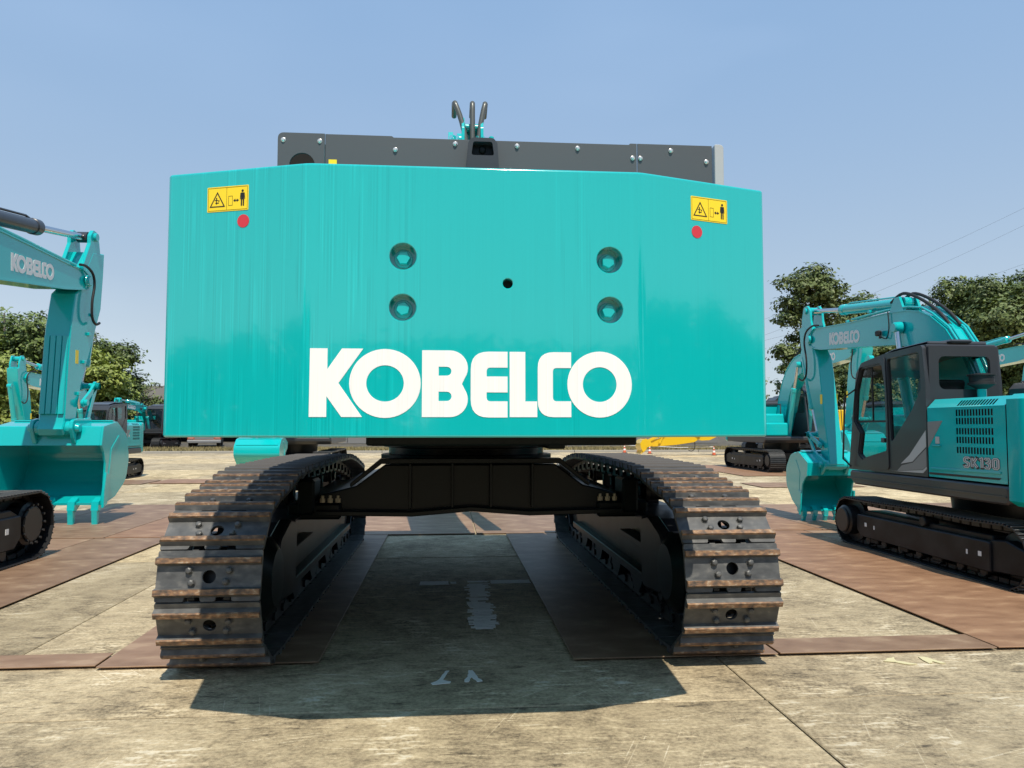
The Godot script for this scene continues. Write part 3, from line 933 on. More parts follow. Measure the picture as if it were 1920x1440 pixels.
# ---------------------------------------------------------------- counterweight
func counterweight(r: Node) -> void:
	var n := Transform3D(Basis(), Vector3(-0.07, 0, 4.68))
	var prof := fillet(pv([-1.535, 0.95, -1.495, 0.235, -0.787, 0.0, -0.725, 0.0, 0.725, 0.0, 0.787, 0.0, 1.495, 0.235, 1.535, 0.95]), [0.0, 0.04, 0.16, 0.0, 0.0, 0.16, 0.04, 0.0], false, 8)
	var nrm := PackedVector2Array()
	for i in prof.size():
		var t := (prof[mini(i + 1, prof.size() - 1)] - prof[maxi(i - 1, 0)]).normalized()
		nrm.append(Vector2(t.y, -t.x))
	var rows := [[1.597, 0.01], [1.599, 0.004], [1.604, 0.0], [1.608, 0.0], [1.614, 0.0], [2.8, 0.0], [2.858, 0.0], [2.863, 0.0], [2.87, 0.004], [2.873, 0.012]]
	var b := B.new()
	b.smooth()
	for j in rows.size() - 1:
		for i in prof.size() - 1:
			if j == 4 and absf(prof[i].x) < 0.7251 and absf(prof[i + 1].x) < 0.7251:
				continue
			var p := func(k: int, l: int) -> Vector3:
				var q: Vector2 = prof[k] - nrm[k] * rows[l][1]
				return Vector3(q.x, rows[l][0], -q.y)
			var o := nrm[i] + nrm[i + 1]
			b.oq(p.call(i, j), p.call(i + 1, j), p.call(i + 1, j + 1), p.call(i, j + 1), Vector3(o.x, 0, -o.y))
	b.flat()
	for e in [0, rows.size() - 1]:
		var q := PackedVector2Array()
		for i in prof.size():
			var v: Vector2 = prof[i] - nrm[i] * rows[e][1]
			q.append(Vector2(v.x, -v.y))
		var ix := Geometry2D.triangulate_polygon(q)
		for k in range(0, ix.size(), 3):
			var f := func(w: int) -> Vector3: return Vector3(q[ix[w]].x, rows[e][0], q[ix[w]].y)
			b.ot(f.call(k), f.call(k + 1), f.call(k + 2), Vector3(0, -1 if e == 0 else 1, 0))
	# flat middle with four bolt wells and one small hole
	var wells := [[-0.345, 2.44, 0.0625, 0.085], [-0.345, 2.2, 0.0625, 0.085], [0.632, 2.44, 0.0625, 0.085], [0.632, 2.2, 0.0625, 0.085], [0.145, 2.32, 0.0235, 0.035]]
	b.grid([-0.725, -0.43, -0.26, 0.11, 0.18, 0.547, 0.717, 0.725], [1.614, 2.115, 2.285, 2.355, 2.525, 2.8], func(i: int, j: int) -> bool: return ((i == 1 or i == 5) and (j == 1 or j == 3)) or (i == 3 and j == 2), Vector3.ZERO, Vector3(1, 0, 0), Vector3(0, 1, 0), Vector3(0, 0, 1))
	for w in wells:
		var lo := Vector2(w[0] - w[3], w[1] - w[3])
		var hi := Vector2(w[0] + w[3], w[1] + w[3])
		var c := Vector2(w[0], w[1])
		var m := 40
		var edge := func(k: int) -> Vector2:
			var d := Vector2.from_angle(TAU * (k + 0.5) / m)
			var t := 1e9
			if absf(d.x) > 1e-6: t = minf(t, ((hi.x if d.x > 0 else lo.x) - c.x) / d.x)
			if absf(d.y) > 1e-6: t = minf(t, ((hi.y if d.y > 0 else lo.y) - c.y) / d.y)
			return c + d * t
		for k in m:
			var d0 := Vector2.from_angle(TAU * (k + 0.5) / m)
			var d1 := Vector2.from_angle(TAU * (k + 1.5) / m)
			var e0: Vector2 = edge.call(k)
			var e1: Vector2 = edge.call(k + 1)
			var rr: float = w[2]
			var v3 := func(v: Vector2, z: float) -> Vector3: return Vector3(v.x, v.y, z)
			b.flat()
			b.oq(v3.call(c + d0 * (rr + 0.003), 0.0), v3.call(c + d1 * (rr + 0.003), 0.0), v3.call(e1, 0.0), v3.call(e0, 0.0), Vector3(0, 0, 1))
			if absf(e0.x - e1.x) > 1e-4 and absf(e0.y - e1.y) > 1e-4:
				var cr := Vector2(e0.x if absf(e0.x - lo.x) < 1e-4 or absf(e0.x - hi.x) < 1e-4 else e1.x, e0.y if absf(e0.y - lo.y) < 1e-4 or absf(e0.y - hi.y) < 1e-4 else e1.y)
				b.ot(v3.call(e0, 0.0), v3.call(e1, 0.0), v3.call(cr, 0.0), Vector3(0, 0, 1))
			b.oq(v3.call(c + d0 * rr, -0.003), v3.call(c + d1 * rr, -0.003), v3.call(c + d1 * (rr + 0.003), 0.0), v3.call(c + d0 * (rr + 0.003), 0.0), Vector3(0, 0, 1))
			b.st.set_smooth_group(9000 + int(w[0] * 100) + int(w[1] * 10))
			b.oq(v3.call(c + d0 * rr, -0.003), v3.call(c + d1 * rr, -0.003), v3.call(c + d1 * rr, -0.075), v3.call(c + d0 * rr, -0.075), Vector3(-d0.x, -d0.y, 0))
			b.flat()
			b.ot(v3.call(c, -0.075), v3.call(c + d0 * rr, -0.075), v3.call(c + d1 * rr, -0.075), Vector3(0, 0, 1))
	var cw := put(r, "counterweight", b, M.teal_streaked, n)
	b = B.new()
	b.lathe(Vector3(0, 0, -0.075), Vector3(0, 0, 1), pv([0.044, 0.0, 0.044, 0.014, 0.041, 0.017, 0.0, 0.017]), 24, false)
	b.lathe(Vector3(0, 0, -0.06), Vector3(0, 0, 1), pv([0.034, 0.0, 0.034, 0.024, 0.03, 0.03, 0.0, 0.03]), 6, false)
	var bm := b.done()
	for k in 4:
		put(cw, "recessed_bolt", bm, M.teal, Transform3D(Basis(Vector3(0, 0, 1), 0.3 * k), Vector3(wells[k][0], wells[k][1], 0)))
	b = B.new()
	b.cyl(Vector3(0.145, 2.32, -0.0745), Vector3(0.145, 2.32, -0.05), 0.0233, 0.0233, 20)
	put(cw, "drain_hole_plug", b, M.void_black)
	lettering(cw, Vector3(-0.767, 1.69, 0), Vector3(1, 0, 0), Vector3(0, 1, 0), Vector3(0, 0, 1), 0.3165, M.white_letter, 1.004)
	# warning stickers and red dots on the slanted flanks
	for s in [-1.0, 1.0]:
		var U := Vector3(0.708, 0, 0.235 * -s).normalized()
		var W := Vector3(0.235 * s, 0, 0.708).normalized()
		var at := func(x: float, y: float) -> Vector3: return Vector3(x, y, -(absf(x) - 0.787) * 0.235 / 0.708)
		sticker(cw, at.call(-1.18 if s < 0 else 1.165, 2.73), U, W)
		b = B.new()
		b.ext(circle2(0, 0, 0.031, 28), at.call(-1.1 if s < 0 else 1.093, 2.618 if s < 0 else 2.612), U, Vector3.UP, W, -0.002, 0.0022)
		put(cw, "red_dot", b, M.red_print)
	b = B.new()
	for q in [[-0.5, 0.05], [0.62, 0.045]]:
		b.bb(Vector3(q[0] - q[1], 2.868, -0.1), Vector3(q[0] + q[1], 2.885, -0.06), 0.004)
	put(cw, "lifting_pad", b, M.teal)
	b = B.new()
	b.lathe(Vector3.ZERO, Vector3.UP, pv([0.011, 0.0, 0.011, 0.012, 0.006, 0.02, 0.0, 0.021]), 10, false)
	var tm := b.done()
	for q in [[-1.32, -0.3], [-1.02, -0.22]]:
		put(cw, "top_bolt", tm, M.zinc_bolt, Transform3D(Basis(), Vector3(q[0], 2.873, q[1])))

# yellow sticker: warning triangle, then a box, a double arrow and a standing figure
func sticker(par: Node, at: Vector3, U: Vector3, W: Vector3) -> void:
	var y := B.new()
	var k := B.new()
	var V := Vector3.UP
	y.ext(rect2(-0.11, -0.06, 0.11, 0.06, 0.004), at, U, V, W, -0.002, 0.002)
	var line := func(p: PackedVector2Array, w: float) -> void:
		k.holed(p, [B.inset(B.ccw(p), w)], at, U, V, W, 0.001, 0.003)
	line.call(rect2(-0.105, -0.055, 0.105, 0.055), 0.001)
	k.ext(rect2(-0.006, -0.053, -0.005, 0.053), at, U, V, W, 0.001, 0.003)
	line.call(pv([-0.097, -0.038, -0.014, -0.038, -0.0555, 0.036]), 0.0048)
	for q in [[-0.062, -0.024, -0.058, 0.0], [-0.07, -0.006, -0.052, -0.003], [-0.066, -0.02, -0.047, -0.016], [-0.05, -0.012, -0.045, -0.004], [-0.063, 0.001, -0.057, 0.007]]:
		k.ext(rect2(q[0], q[1], q[2], q[3]), at, U, V, W, 0.001, 0.003)
	line.call(rect2(0.004, -0.034, 0.026, 0.012), 0.0012)
	k.ext(pv([0.03, -0.011, 0.041, -0.019, 0.041, -0.013, 0.049, -0.013, 0.049, -0.019, 0.06, -0.011, 0.049, -0.003, 0.049, -0.009, 0.041, -0.009, 0.041, -0.003]), at, U, V, W, 0.001, 0.003)
	k.ext(circle2(0.079, 0.033, 0.0062, 14), at, U, V, W, 0.001, 0.003)
	k.ext(fillet(pv([0.068, 0.024, 0.09, 0.024, 0.0925, -0.008, 0.0895, -0.008, 0.0875, 0.014, 0.0875, -0.04, 0.0812, -0.04, 0.0805, -0.008, 0.0775, -0.008, 0.0768, -0.04, 0.0705, -0.04, 0.0705, 0.014, 0.0685, -0.008, 0.0655, -0.008]), 0.003, true, 2), at, U, V, W, 0.001, 0.003)
	var o := put(par, "warning_sticker", join([[y, M.yellow_print], [k, M.black_print]]))
	tag(o, "yellow sticker with warning triangle, arrow and standing figure")

# dark sheet panels standing behind the counterweight
func guard(r: Node) -> void:
	var ox := -0.205
	var z := 3.95
	var z0 := z - 0.012
	var b := B.new()
	b.holed(fillet(pv([-0.95, 2.82, -0.693, 2.82, -0.693, 3.288, -0.95, 3.288]), [0.0, 0.0, 0.0, 0.035]), [circle2(-0.815, 3.105, 0.07, 32)], Vector3(ox, 0, 0), Vector3(1, 0, 0), Vector3(0, 1, 0), Vector3(0, 0, 1), z0, z + 0.004)
	var p1 := put(r, "guard_panel", b, M.charcoal_sheet)
	b = B.new()
	b.front(pv([-0.69 + ox, 2.82, 1.088 + ox, 2.82, 1.088 + ox, 3.288, 1.05 + ox, 3.288, 1.04 + ox, 3.28, -0.31 + ox, 3.28, -0.32 + ox, 3.288, -0.69 + ox, 3.288]), z0, z, 0.002)
	var p2 := put(r, "guard_panel", b, M.charcoal_sheet)
	b = B.new()
	b.front(rect2(1.092 + ox, 2.82, 1.535 + ox, 3.288), z0, z, 0.002)
	var p3 := put(r, "guard_panel", b, M.charcoal_sheet)
	b = B.new()
	b.front(fillet(pv([1.553 + ox, 2.82, 1.607 + ox, 2.82, 1.607 + ox, 3.3, 1.553 + ox, 3.3]), [0.0, 0.0, 0.03, 0.01]), z - 0.9, z - 0.004, 0.003)
	put(r, "end_panel", b, M.grey_sheet)
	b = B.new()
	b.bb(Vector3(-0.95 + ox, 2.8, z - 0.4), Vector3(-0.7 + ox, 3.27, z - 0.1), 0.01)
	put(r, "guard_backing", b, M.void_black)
	b = B.new()
	b.lathe(Vector3.ZERO, Vector3(0, 0, 1), pv([0.0135, 0.0, 0.0135, 0.003, 0.0115, 0.004, 0.0105, 0.009, 0.006, 0.013, 0.0, 0.0135]), 16, false)
	var m := b.done()
	for q in [[-0.92, 3.246, p1], [-0.72, 3.244, p1], [-0.3, 3.208, p2], [0.037, 3.252, p2], [0.39, 3.25, p2], [0.74, 3.248, p2], [1.062, 3.2, p2], [1.108, 3.2, p3], [1.288, 3.25, p3], [1.5, 3.19, p3]]:
		put(q[2], "panel_bolt", m, M.zinc_bolt, Transform3D(Basis(), Vector3(q[0] + ox, q[1], z + 0.002)))
	# camera housing
	b = B.new()
	var c := Vector2(0.19 + ox, 3.17)
	var outer := fillet(pv([c.x - 0.094, 3.05, c.x + 0.094, 3.05, c.x + 0.082, 3.235, c.x + 0.06, 3.262, c.x - 0.06, 3.262, c.x - 0.082, 3.235]), 0.03)
	var win := fillet(pv([c.x - 0.064, 3.162, c.x + 0.064, 3.162, c.x + 0.053, 3.24, c.x - 0.053, 3.24]), 0.014)
	b.holed(outer, [win], Vector3.ZERO, Vector3(1, 0, 0), Vector3(0, 1, 0), Vector3(0, 0, 1), z + 0.001, z + 0.085)
	var ch := put(r, "camera_housing", b, M.charcoal)
	b = B.new()
	b.front(win, z + 0.002, z + 0.03)
	b.lathe(Vector3(c.x, 3.21, z + 0.03), Vector3(0, 0, 1), pv([0.02, 0.0, 0.02, 0.012, 0.014, 0.016, 0.0, 0.018]), 20, false)
	put(ch, "lens", b, M.gloss_black)
	b = B.new()
	b.front(rect2(-0.67 + ox, 3.08, -0.625 + ox, 3.142), z - 0.001, z + 0.0015)
	put(p2, "small_sticker", b, M.yellow_print)

# ---------------------------------------------------------------- boom, arm and bucket; points are (forward, up)
func gear_a() -> Dictionary:
	return {
		"boom": pv([4.5, 3.2, 4.45, 3.31, 4.26, 3.38, 3.05, 3.33, 2.04, 3.33, 1.51, 3.30, 1.2, 3.24, 0.97, 3.14, 0.65, 2.92, 0.40, 2.62, 0.15, 2.18, -0.05, 1.68, -0.1, 1.3, 0.1, 1.12, 0.4, 1.2, 0.6, 1.62, 0.83, 2.12, 1.02, 2.45, 1.29, 2.70, 1.6, 2.8, 1.79, 2.83, 2.97, 2.92, 4.0, 2.98, 4.25, 3.02, 4.45, 3.1]),
		"arm": pv([4.72, 3.5, 4.89, 3.45, 4.84, 3.12, 4.65, 2.61, 4.28, 1.64, 4.08, 0.98, 4.0, 0.9, 3.9, 0.9, 3.84, 1.0, 3.99, 1.73, 4.14, 2.6, 4.2, 2.85, 4.35, 3.05, 4.4, 3.3]),
		"ear": pv([4.78, 3.42, 4.78, 3.6, 4.7, 3.82, 4.56, 3.84, 4.46, 3.74, 4.44, 3.55, 4.34, 3.3, 4.5, 3.2]),
		"tip": Vector2(4.4, 3.2), "arm_pin": Vector2(4.6, 3.74), "arm_rod": Vector2(3.55, 3.61), "arm_back": Vector2(1.75, 3.44),
		"lift_top": Vector2(1.62, 3.06), "lift_mid": Vector2(1.45, 2.4), "lift_low": Vector2(1.05, 1.0),
		"curl_top": Vector2(4.96, 2.95), "curl_mid": Vector2(4.68, 1.95), "curl_end": Vector2(4.5, 1.5), "link_arm": Vector2(4.08, 1.32),
		"bucket": Vector2(3.93, 0.99), "tilt": 0.36, "bucket_k": 0.86, "teeth": 5,
		"text": Vector2(3.73, 3.03), "text_dir": Vector2(-1.0, -0.06), "text_h": 0.215, "band": 0.0,
	}

func gear_b() -> Dictionary:
	var g := {
		"boom": pv([5.95, 4.14, 5.9, 4.26, 5.7, 4.33, 5.49, 4.32, 4.94, 4.33, 3.98, 4.36, 3.16, 4.38, 2.4, 4.36, 1.8, 4.2, 1.2, 3.7, 0.7, 2.9, 0.3, 2.1, 0.1, 1.6, 0.35, 1.35, 0.75, 1.5, 1.2, 2.3, 1.6, 3.0, 2.1, 3.45, 2.6, 3.6, 3.2, 3.68, 4.02, 3.77, 5.06, 3.88, 5.5, 3.95, 5.85, 4.02]),
		"arm": pv([6.08, 4.72, 6.52, 4.78, 6.5, 4.35, 6.44, 3.75, 6.1, 3.02, 5.78, 2.36, 5.62, 1.75, 5.42, 1.52, 5.24, 1.5, 5.18, 1.6, 5.24, 1.73, 5.3, 2.68, 5.36, 3.3, 5.5, 3.88, 5.7, 4.02, 5.8, 4.3]),
		"ear": pv([6.38, 4.68, 6.32, 4.92, 6.24, 5.1, 6.08, 5.12, 5.98, 5.0, 5.98, 4.86, 5.72, 4.4, 5.9, 4.1, 6.3, 4.4]),
		"tip": Vector2(5.78, 4.15), "arm_pin": Vector2(6.14, 5.0), "arm_rod": Vector2(4.62, 4.78), "arm_back": Vector2(2.3, 4.48),
		"lift_top": Vector2(2.4, 3.95), "lift_mid": Vector2(2.1, 3.0), "lift_low": Vector2(1.5, 1.2),
		"curl_top": Vector2(6.6, 3.9), "curl_mid": Vector2(6.3, 2.7), "curl_end": Vector2(6.15, 2.35), "link_arm": Vector2(5.75, 2.05),
		"bucket": Vector2(5.36, 1.62), "tilt": 0.03, "bucket_k": 1.2, "teeth": 5,
		"bucket_x": -0.12, "text": Vector2(3.5, 3.87), "text_dir": Vector2(1.0, 0.065), "text_h": 0.26, "band": 1.0,
	}
	return g

# boom lowered and arm stretched out along the ground
func gear_c() -> Dictionary:
	var g := gear_a()
	g.boom = pv([4.6, 0.95, 4.5, 1.12, 4.2, 1.25, 3.2, 1.75, 2.2, 2.2, 1.6, 2.35, 1.1, 2.3, 0.7, 2.1, 0.3, 1.75, -0.05, 1.5, -0.05, 1.2, 0.2, 1.1, 0.5, 1.25, 0.9, 1.6, 1.3, 1.75, 1.9, 1.65, 2.8, 1.25, 3.9, 0.72, 4.3, 0.7])
	g.arm = pv([4.1, 1.2, 4.2, 1.45, 4.6, 1.4, 5.5, 1.0, 6.6, 0.7, 6.7, 0.55, 6.6, 0.42, 6.4, 0.42, 5.4, 0.5, 4.6, 0.62, 4.3, 0.8])
	g.ear = pv([4.3, 1.3, 4.2, 1.55, 4.05, 1.6, 3.95, 1.48, 4.05, 1.3])
	for e in [["tip", 4.4, 0.92], ["arm_pin", 4.12, 1.5], ["arm_rod", 3.3, 1.85], ["arm_back", 1.9, 2.42], ["lift_top", 1.7, 2.0], ["lift_mid", 1.5, 1.6], ["lift_low", 1.05, 1.0], ["curl_top", 4.8, 1.45], ["curl_mid", 5.6, 1.15], ["curl_end", 6.0, 1.02], ["link_arm", 6.2, 0.6], ["bucket", 6.6, 0.5]]:
		g[e[0]] = Vector2(e[1], e[2])
	g.tilt = 0.9
	g.bucket_k = 0.5
	return g

func front_gear(r: Node, g: Dictionary, at: Callable, k: float, bx: float, boom_w: float, bucket_w: float, text_side: String, paint: Material = null) -> void:
	var teal: Material = paint if paint else M.teal
	var P := func(p: PackedVector2Array) -> PackedVector2Array:
		var o := PackedVector2Array()
		for v in p:
			o.append(at.call(v))
		return o
	var V3 := func(v: Vector2, x: float) -> Vector3:
		var q: Vector2 = at.call(v)
		return Vector3(x, q.y, -q.x)
	var h := boom_w * 0.5
	var b := B.new()
	var outline: PackedVector2Array = P.call(g.boom)
	b.side(outline, bx - h + 0.012 * k, bx + h - 0.012 * k)
	# flange strips along the top and bottom plates, proud of the sides
	for i in outline.size():
		var a := outline[i]
		var c := outline[(i + 1) % outline.size()]
		if a.distance_to(c) < 0.05 * k:
			continue
		var nn := (c - a).normalized().orthogonal() * (-1.0 if Geometry2D.is_polygon_clockwise(outline) else 1.0)
		var lo := 0.016 * k
		b.side(PackedVector2Array([a - nn * lo, c - nn * lo, c + nn * 0.002, a + nn * 0.002]), bx - h, bx + h)
	for s in [-1.0, 1.0]:
		var x: float = bx + s * h
		b.cyl(V3.call(g.tip, x), V3.call(g.tip, x + s * 0.05 * k), 0.075 * k, 0.065 * k, 20, 0.01 * k)
		b.cyl(V3.call(g.lift_top, x), V3.call(g.lift_top, x + s * 0.12 * k), 0.09 * k, 0.08 * k, 20, 0.01 * k)
	for f in [0.2, 0.45, 0.7]:
		var v: Vector2 = (g.tip as Vector2).lerp(g.arm_back, f) + Vector2(0, 0.06)
		b.box(V3.call(v, bx - h * 0.6), Vector3(0.05, 0.04, 0.07) * k, 0.006)
	var boom := put(r, "boom", b, teal)
	# pipes along the boom's crown
	var pk := B.new()
	for s in [-0.8, -0.5, 0.5, 0.8]:
		var pts: Array[Vector3] = []
		var n := 0
		for v: Vector2 in g.boom:
			n += 1
			if n >= 4 and n <= 11:
				pts.append(V3.call(v + Vector2(-0.02, 0.045 if n < 8 else 0.03), bx + h * s))
		pk.tube(pts, 0.016 * k, 6)
	put(boom, "hydraulic_pipe", pk, teal)
	if text_side != "none":
		var sx := -1.0 if text_side == "left" else 1.0
		var d: Vector2 = (g.text_dir as Vector2).normalized()
		var o2: Vector2 = g.text
		if text_side == "right" and g.band < 0.5:
			d = -d
			o2 = Vector2(2.62, 2.97)
		var U := Vector3(0, d.y, -d.x)
		var hh: float = g.text_h * (k if g.band < 0.5 else 1.0)
		lettering(boom, V3.call(o2, bx + sx * (h - 0.012 * k)), U, Vector3(0, absf(d.x), d.y * signf(d.x) * 1.0).normalized(), Vector3(sx, 0, 0), hh, M.white_print, 0.98, 0.004)
	# hoses that leap from the arm ram to the pipes, clamps on the pipes, a work lamp
	if g.tilt < 0.5 and k < 1.8:
		var c0: Vector2 = g.arm_back
		var c1: Vector2 = g.boom[8]
		for s in [-0.45, 0.45]:
			b = B.new()
			var hq: Array[Vector3] = []
			for q in [c0 + Vector2(0.25, 0.04), c0 + Vector2(-0.05, 0.13), c0.lerp(c1, 0.4) + Vector2(0.0, 0.2), c0.lerp(c1, 0.75) + Vector2(0.0, 0.15), c1 + Vector2(0.03, 0.06)]:
				hq.append(V3.call(q, bx + h * s))
			b.tube(smooth_line(hq, 5), 0.024 * k, 8)
			put(boom, "crown_hose", b, M.rubber)
			b = B.new()
			b.t = Transform3D(Basis(Vector3(1, 0, 0), -0.9), V3.call((g.boom[9] as Vector2).lerp(g.boom[10], 0.1) + Vector2(-0.035, 0.03), bx + h * s * 1.45))
			b.box(Vector3.ZERO, Vector3(h * 0.62, 0.035 * k, 0.075 * k), 0.008)
			put(boom, "pipe_clamp", b, M.white_print)
		b = B.new()
		var sd := -1.0 if text_side == "left" else 1.0
		var lp: Vector3 = V3.call((g.lift_top as Vector2) + Vector2(0.52, -0.02), bx + sd * (h + 0.045 * k))
		b.box(lp, Vector3(0.07, 0.085, 0.1) * k, 0.015)
		b.box(lp + Vector3(0, -0.06, 0.05) * k, Vector3(0.03, 0.05, 0.04) * k, 0.005)
		put(boom, "work_lamp", b, M.rubber)
		b = B.new()
		b.tube(smooth_line([lp + Vector3(0, -0.05, 0.05) * k, lp + Vector3(-0.02 * sd, -0.1, 0.18) * k, lp + Vector3(-0.03 * sd, 0.05, 0.24) * k, lp + Vector3(-0.03 * sd, 0.3, 0.22) * k] as Array[Vector3], 4), 0.009 * k, 6)
		put(boom, "lamp_cable", b, M.rubber)
	# arm
	var aw := boom_w * 0.82 * 0.5
	b = B.new()
	b.side(P.call(g.arm), bx - aw, bx + aw, 0.012 * k)
	var arm := put(r, "arm", b, teal)
	for s in [-1.0, 1.0]:
		b = B.new()
		b.side(fillet(P.call(g.ear), 0.05 * k), bx + s * aw * 0.98, bx + s * aw * 0.66, 0.006)
		b.cyl(V3.call(g.arm_pin, bx + s * aw * 0.6), V3.call(g.arm_pin, bx + s * aw * 1.2), 0.06 * k, 0.055 * k, 16, 0.008)
		put(arm, "cylinder_ear", b, teal)
	if g.band > 0.5:
		# long ribs welded on the inner face of the arm
		var f0: Vector2 = at.call(Vector2(5.235, 1.85))
		var f1: Vector2 = at.call(Vector2(5.335, 3.15))
		for q in [-0.705, -0.235, 0.235, 0.705]:
			b = B.new()
			var nx: float = bx + q * aw
			b.side(PackedVector2Array([f0 + Vector2(0.02, 0), f0 - Vector2(0.028, 0), f1 - Vector2(0.028, 0), f1 + Vector2(0.02, 0)]), nx - aw * 0.21, nx + aw * 0.21, 0.006)
			put(arm, "arm_rib", b, teal)
		for y in [2.2, 2.75, 3.25, 3.6]:
			b = B.new()
			b.box(V3.call(Vector2(5.6 + (y - 2.0) * 0.3, y), bx + aw + 0.02), Vector3(0.04, 0.06, 0.09), 0.008)
			put(arm, "hose_clip", b, teal)
	var stk: Vector2 = (g.arm[5] as Vector2).lerp(g.arm[9], 0.45) * 0.5 + (g.arm[4] as Vector2).lerp(g.arm[9], 0.45) * 0.5
	for s in [-1.0, 1.0]:
		b = B.new()
		b.box(V3.call(stk + Vector2(0, 0.62 * 1.0), bx + s * (aw + 0.001)), Vector3(0.004, 0.17 * k, 0.075 * k))
		put(arm, "yellow_sticker", b, M.yellow_print)
	b = B.new()
	var t0: Vector2 = g.tip
	var hp: Array[Vector3] = []
	for q in [Vector2(-0.42, 0.2), Vector2(-0.2, 0.22), Vector2(0.05, 0.14), Vector2(0.13, -0.05), Vector2(0.06, -0.35), Vector2(0.08, -0.62), Vector2(0.22, -0.72), Vector2(0.36, -0.68)]:
		hp.append(V3.call(t0 + q, bx + (h + 0.05 * k) * (-1.0 if text_side == "left" else 1.0)))
	b.tube(smooth_line(hp, 4), 0.017 * k, 8)
	put(arm, "arm_hose", b, M.rubber)
	# rams
	ram(r, "arm_cylinder", V3.call(g.arm_back, bx), V3.call(g.arm_rod, bx), V3.call(g.arm_pin, bx), 0.085 * k, 0.042 * k, teal if g.band < 0.5 else M.charcoal)
	b = B.new()
	for s in [-1.0, 1.0]:
		b.side(P.call(PackedVector2Array([g.arm_back + Vector2(-0.22, -0.25), g.arm_back + Vector2(-0.06, 0.08), g.arm_back + Vector2(0.06, 0.08), g.arm_back + Vector2(0.25, -0.2)])), bx + s * 0.11 * k, bx + s * 0.15 * k, 0.004)
	put(boom, "ram_bracket", b, teal)
	for s in [-1.0, 1.0]:
		ram(r, "boom_cylinder", V3.call(g.lift_low, bx + s * (h + 0.13 * k)), V3.call(g.lift_mid, bx + s * (h + 0.11 * k)), V3.call(g.lift_top, bx + s * (h + 0.07 * k)), 0.075 * k, 0.04 * k, teal)
	ram(r, "bucket_cylinder", V3.call(g.curl_top, bx), V3.call(g.curl_mid, bx), V3.call(g.curl_end, bx), 0.065 * k, 0.036 * k, teal)
	# bucket link
	b = B.new()
	var bk: float = g.bucket_k
	var bt: float = g.tilt
	var back_pin: Vector2 = g.bucket + Vector2(0.4, 0.02).rotated(bt) * bk
	for s in [-1.0, 1.0]:
		var x: float = bx + s * (aw + 0.03 * k)
		for e in [[g.curl_end, back_pin], [g.curl_end, g.link_arm]]:
			var a: Vector2 = at.call(e[0])
			var c: Vector2 = at.call(e[1])
			var d := (c - a).normalized()
			var nn := d.orthogonal()
			b.side(fillet(PackedVector2Array([a - d * 0.06 * k + nn * 0.05 * k, a - d * 0.06 * k - nn * 0.05 * k, a.lerp(c, 0.5) - nn * 0.035 * k, c + d * 0.06 * k - nn * 0.05 * k, c + d * 0.06 * k + nn * 0.05 * k, a.lerp(c, 0.5) + nn * 0.035 * k]), 0.05 * k), x, x + s * 0.035 * k, 0.006)
			b.cyl(V3.call(e[0], x), V3.call(e[0], x + s * 0.08 * k), 0.05 * k, 0.045 * k, 14, 0.006)
			b.cyl(V3.call(e[1], x), V3.call(e[1], x + s * 0.07 * k), 0.045 * k, 0.04 * k, 14, 0.006)
	b.cyl(V3.call(g.curl_end, bx - aw - 0.05 * k), V3.call(g.curl_end, bx + aw + 0.05 * k), 0.04 * k, 0.04 * k, 14)
	put(r, "bucket_link", b, teal)
	bucket(r, g, at, k, bx, aw, bucket_w, teal, g.get("bucket_x", 0.0))

func smooth_line(p: Array[Vector3], n: int) -> Array[Vector3]:
	var o: Array[Vector3] = []
	for i in p.size() - 1:
		for j in n:
			o.append(p[i].cubic_interpolate(p[i + 1], p[maxi(i - 1, 0)], p[mini(i + 2, p.size() - 1)], float(j) / n))
	o.append(p[p.size() - 1])
	return o

func ram(r: Node, called: String, a: Vector3, m: Vector3, e: Vector3, R: float, rr: float, paint: Material) -> void:
	var b := B.new()
	var d := (m - a).normalized()
	var l := (m - a).length()
	b.lathe(a, d, pv([R * 0.9, 0.0, R, 0.02, R, l - R * 1.6, R * 1.12, l - R * 1.5, R * 1.12, l - 0.02, R * 0.8, l]), 22)
	b.cyl(a + Vector3(-R * 0.9, 0, 0), a + Vector3(R * 0.9, 0, 0), R * 1.05, R * 1.05, 18, 0.006)
	b.tube([a.lerp(m, 0.08) + Vector3(0, R * 1.25, 0), a.lerp(m, 0.85) + Vector3(0, R * 1.25, 0), a.lerp(m, 0.93) + Vector3(0, R * 0.8, 0)], R * 0.17, 6)
	var c := put(r, called, b, paint)
	b = B.new()
	b.cyl(m - d * 0.05, e, rr, rr, 16)
	put(c, "rod", b, M.chrome)
	b = B.new()
	b.cyl(e + Vector3(-R * 0.8, 0, 0), e + Vector3(R * 0.8, 0, 0), rr * 1.7, rr * 1.7, 18, 0.006)
	put(c, "rod_eye", b, paint)

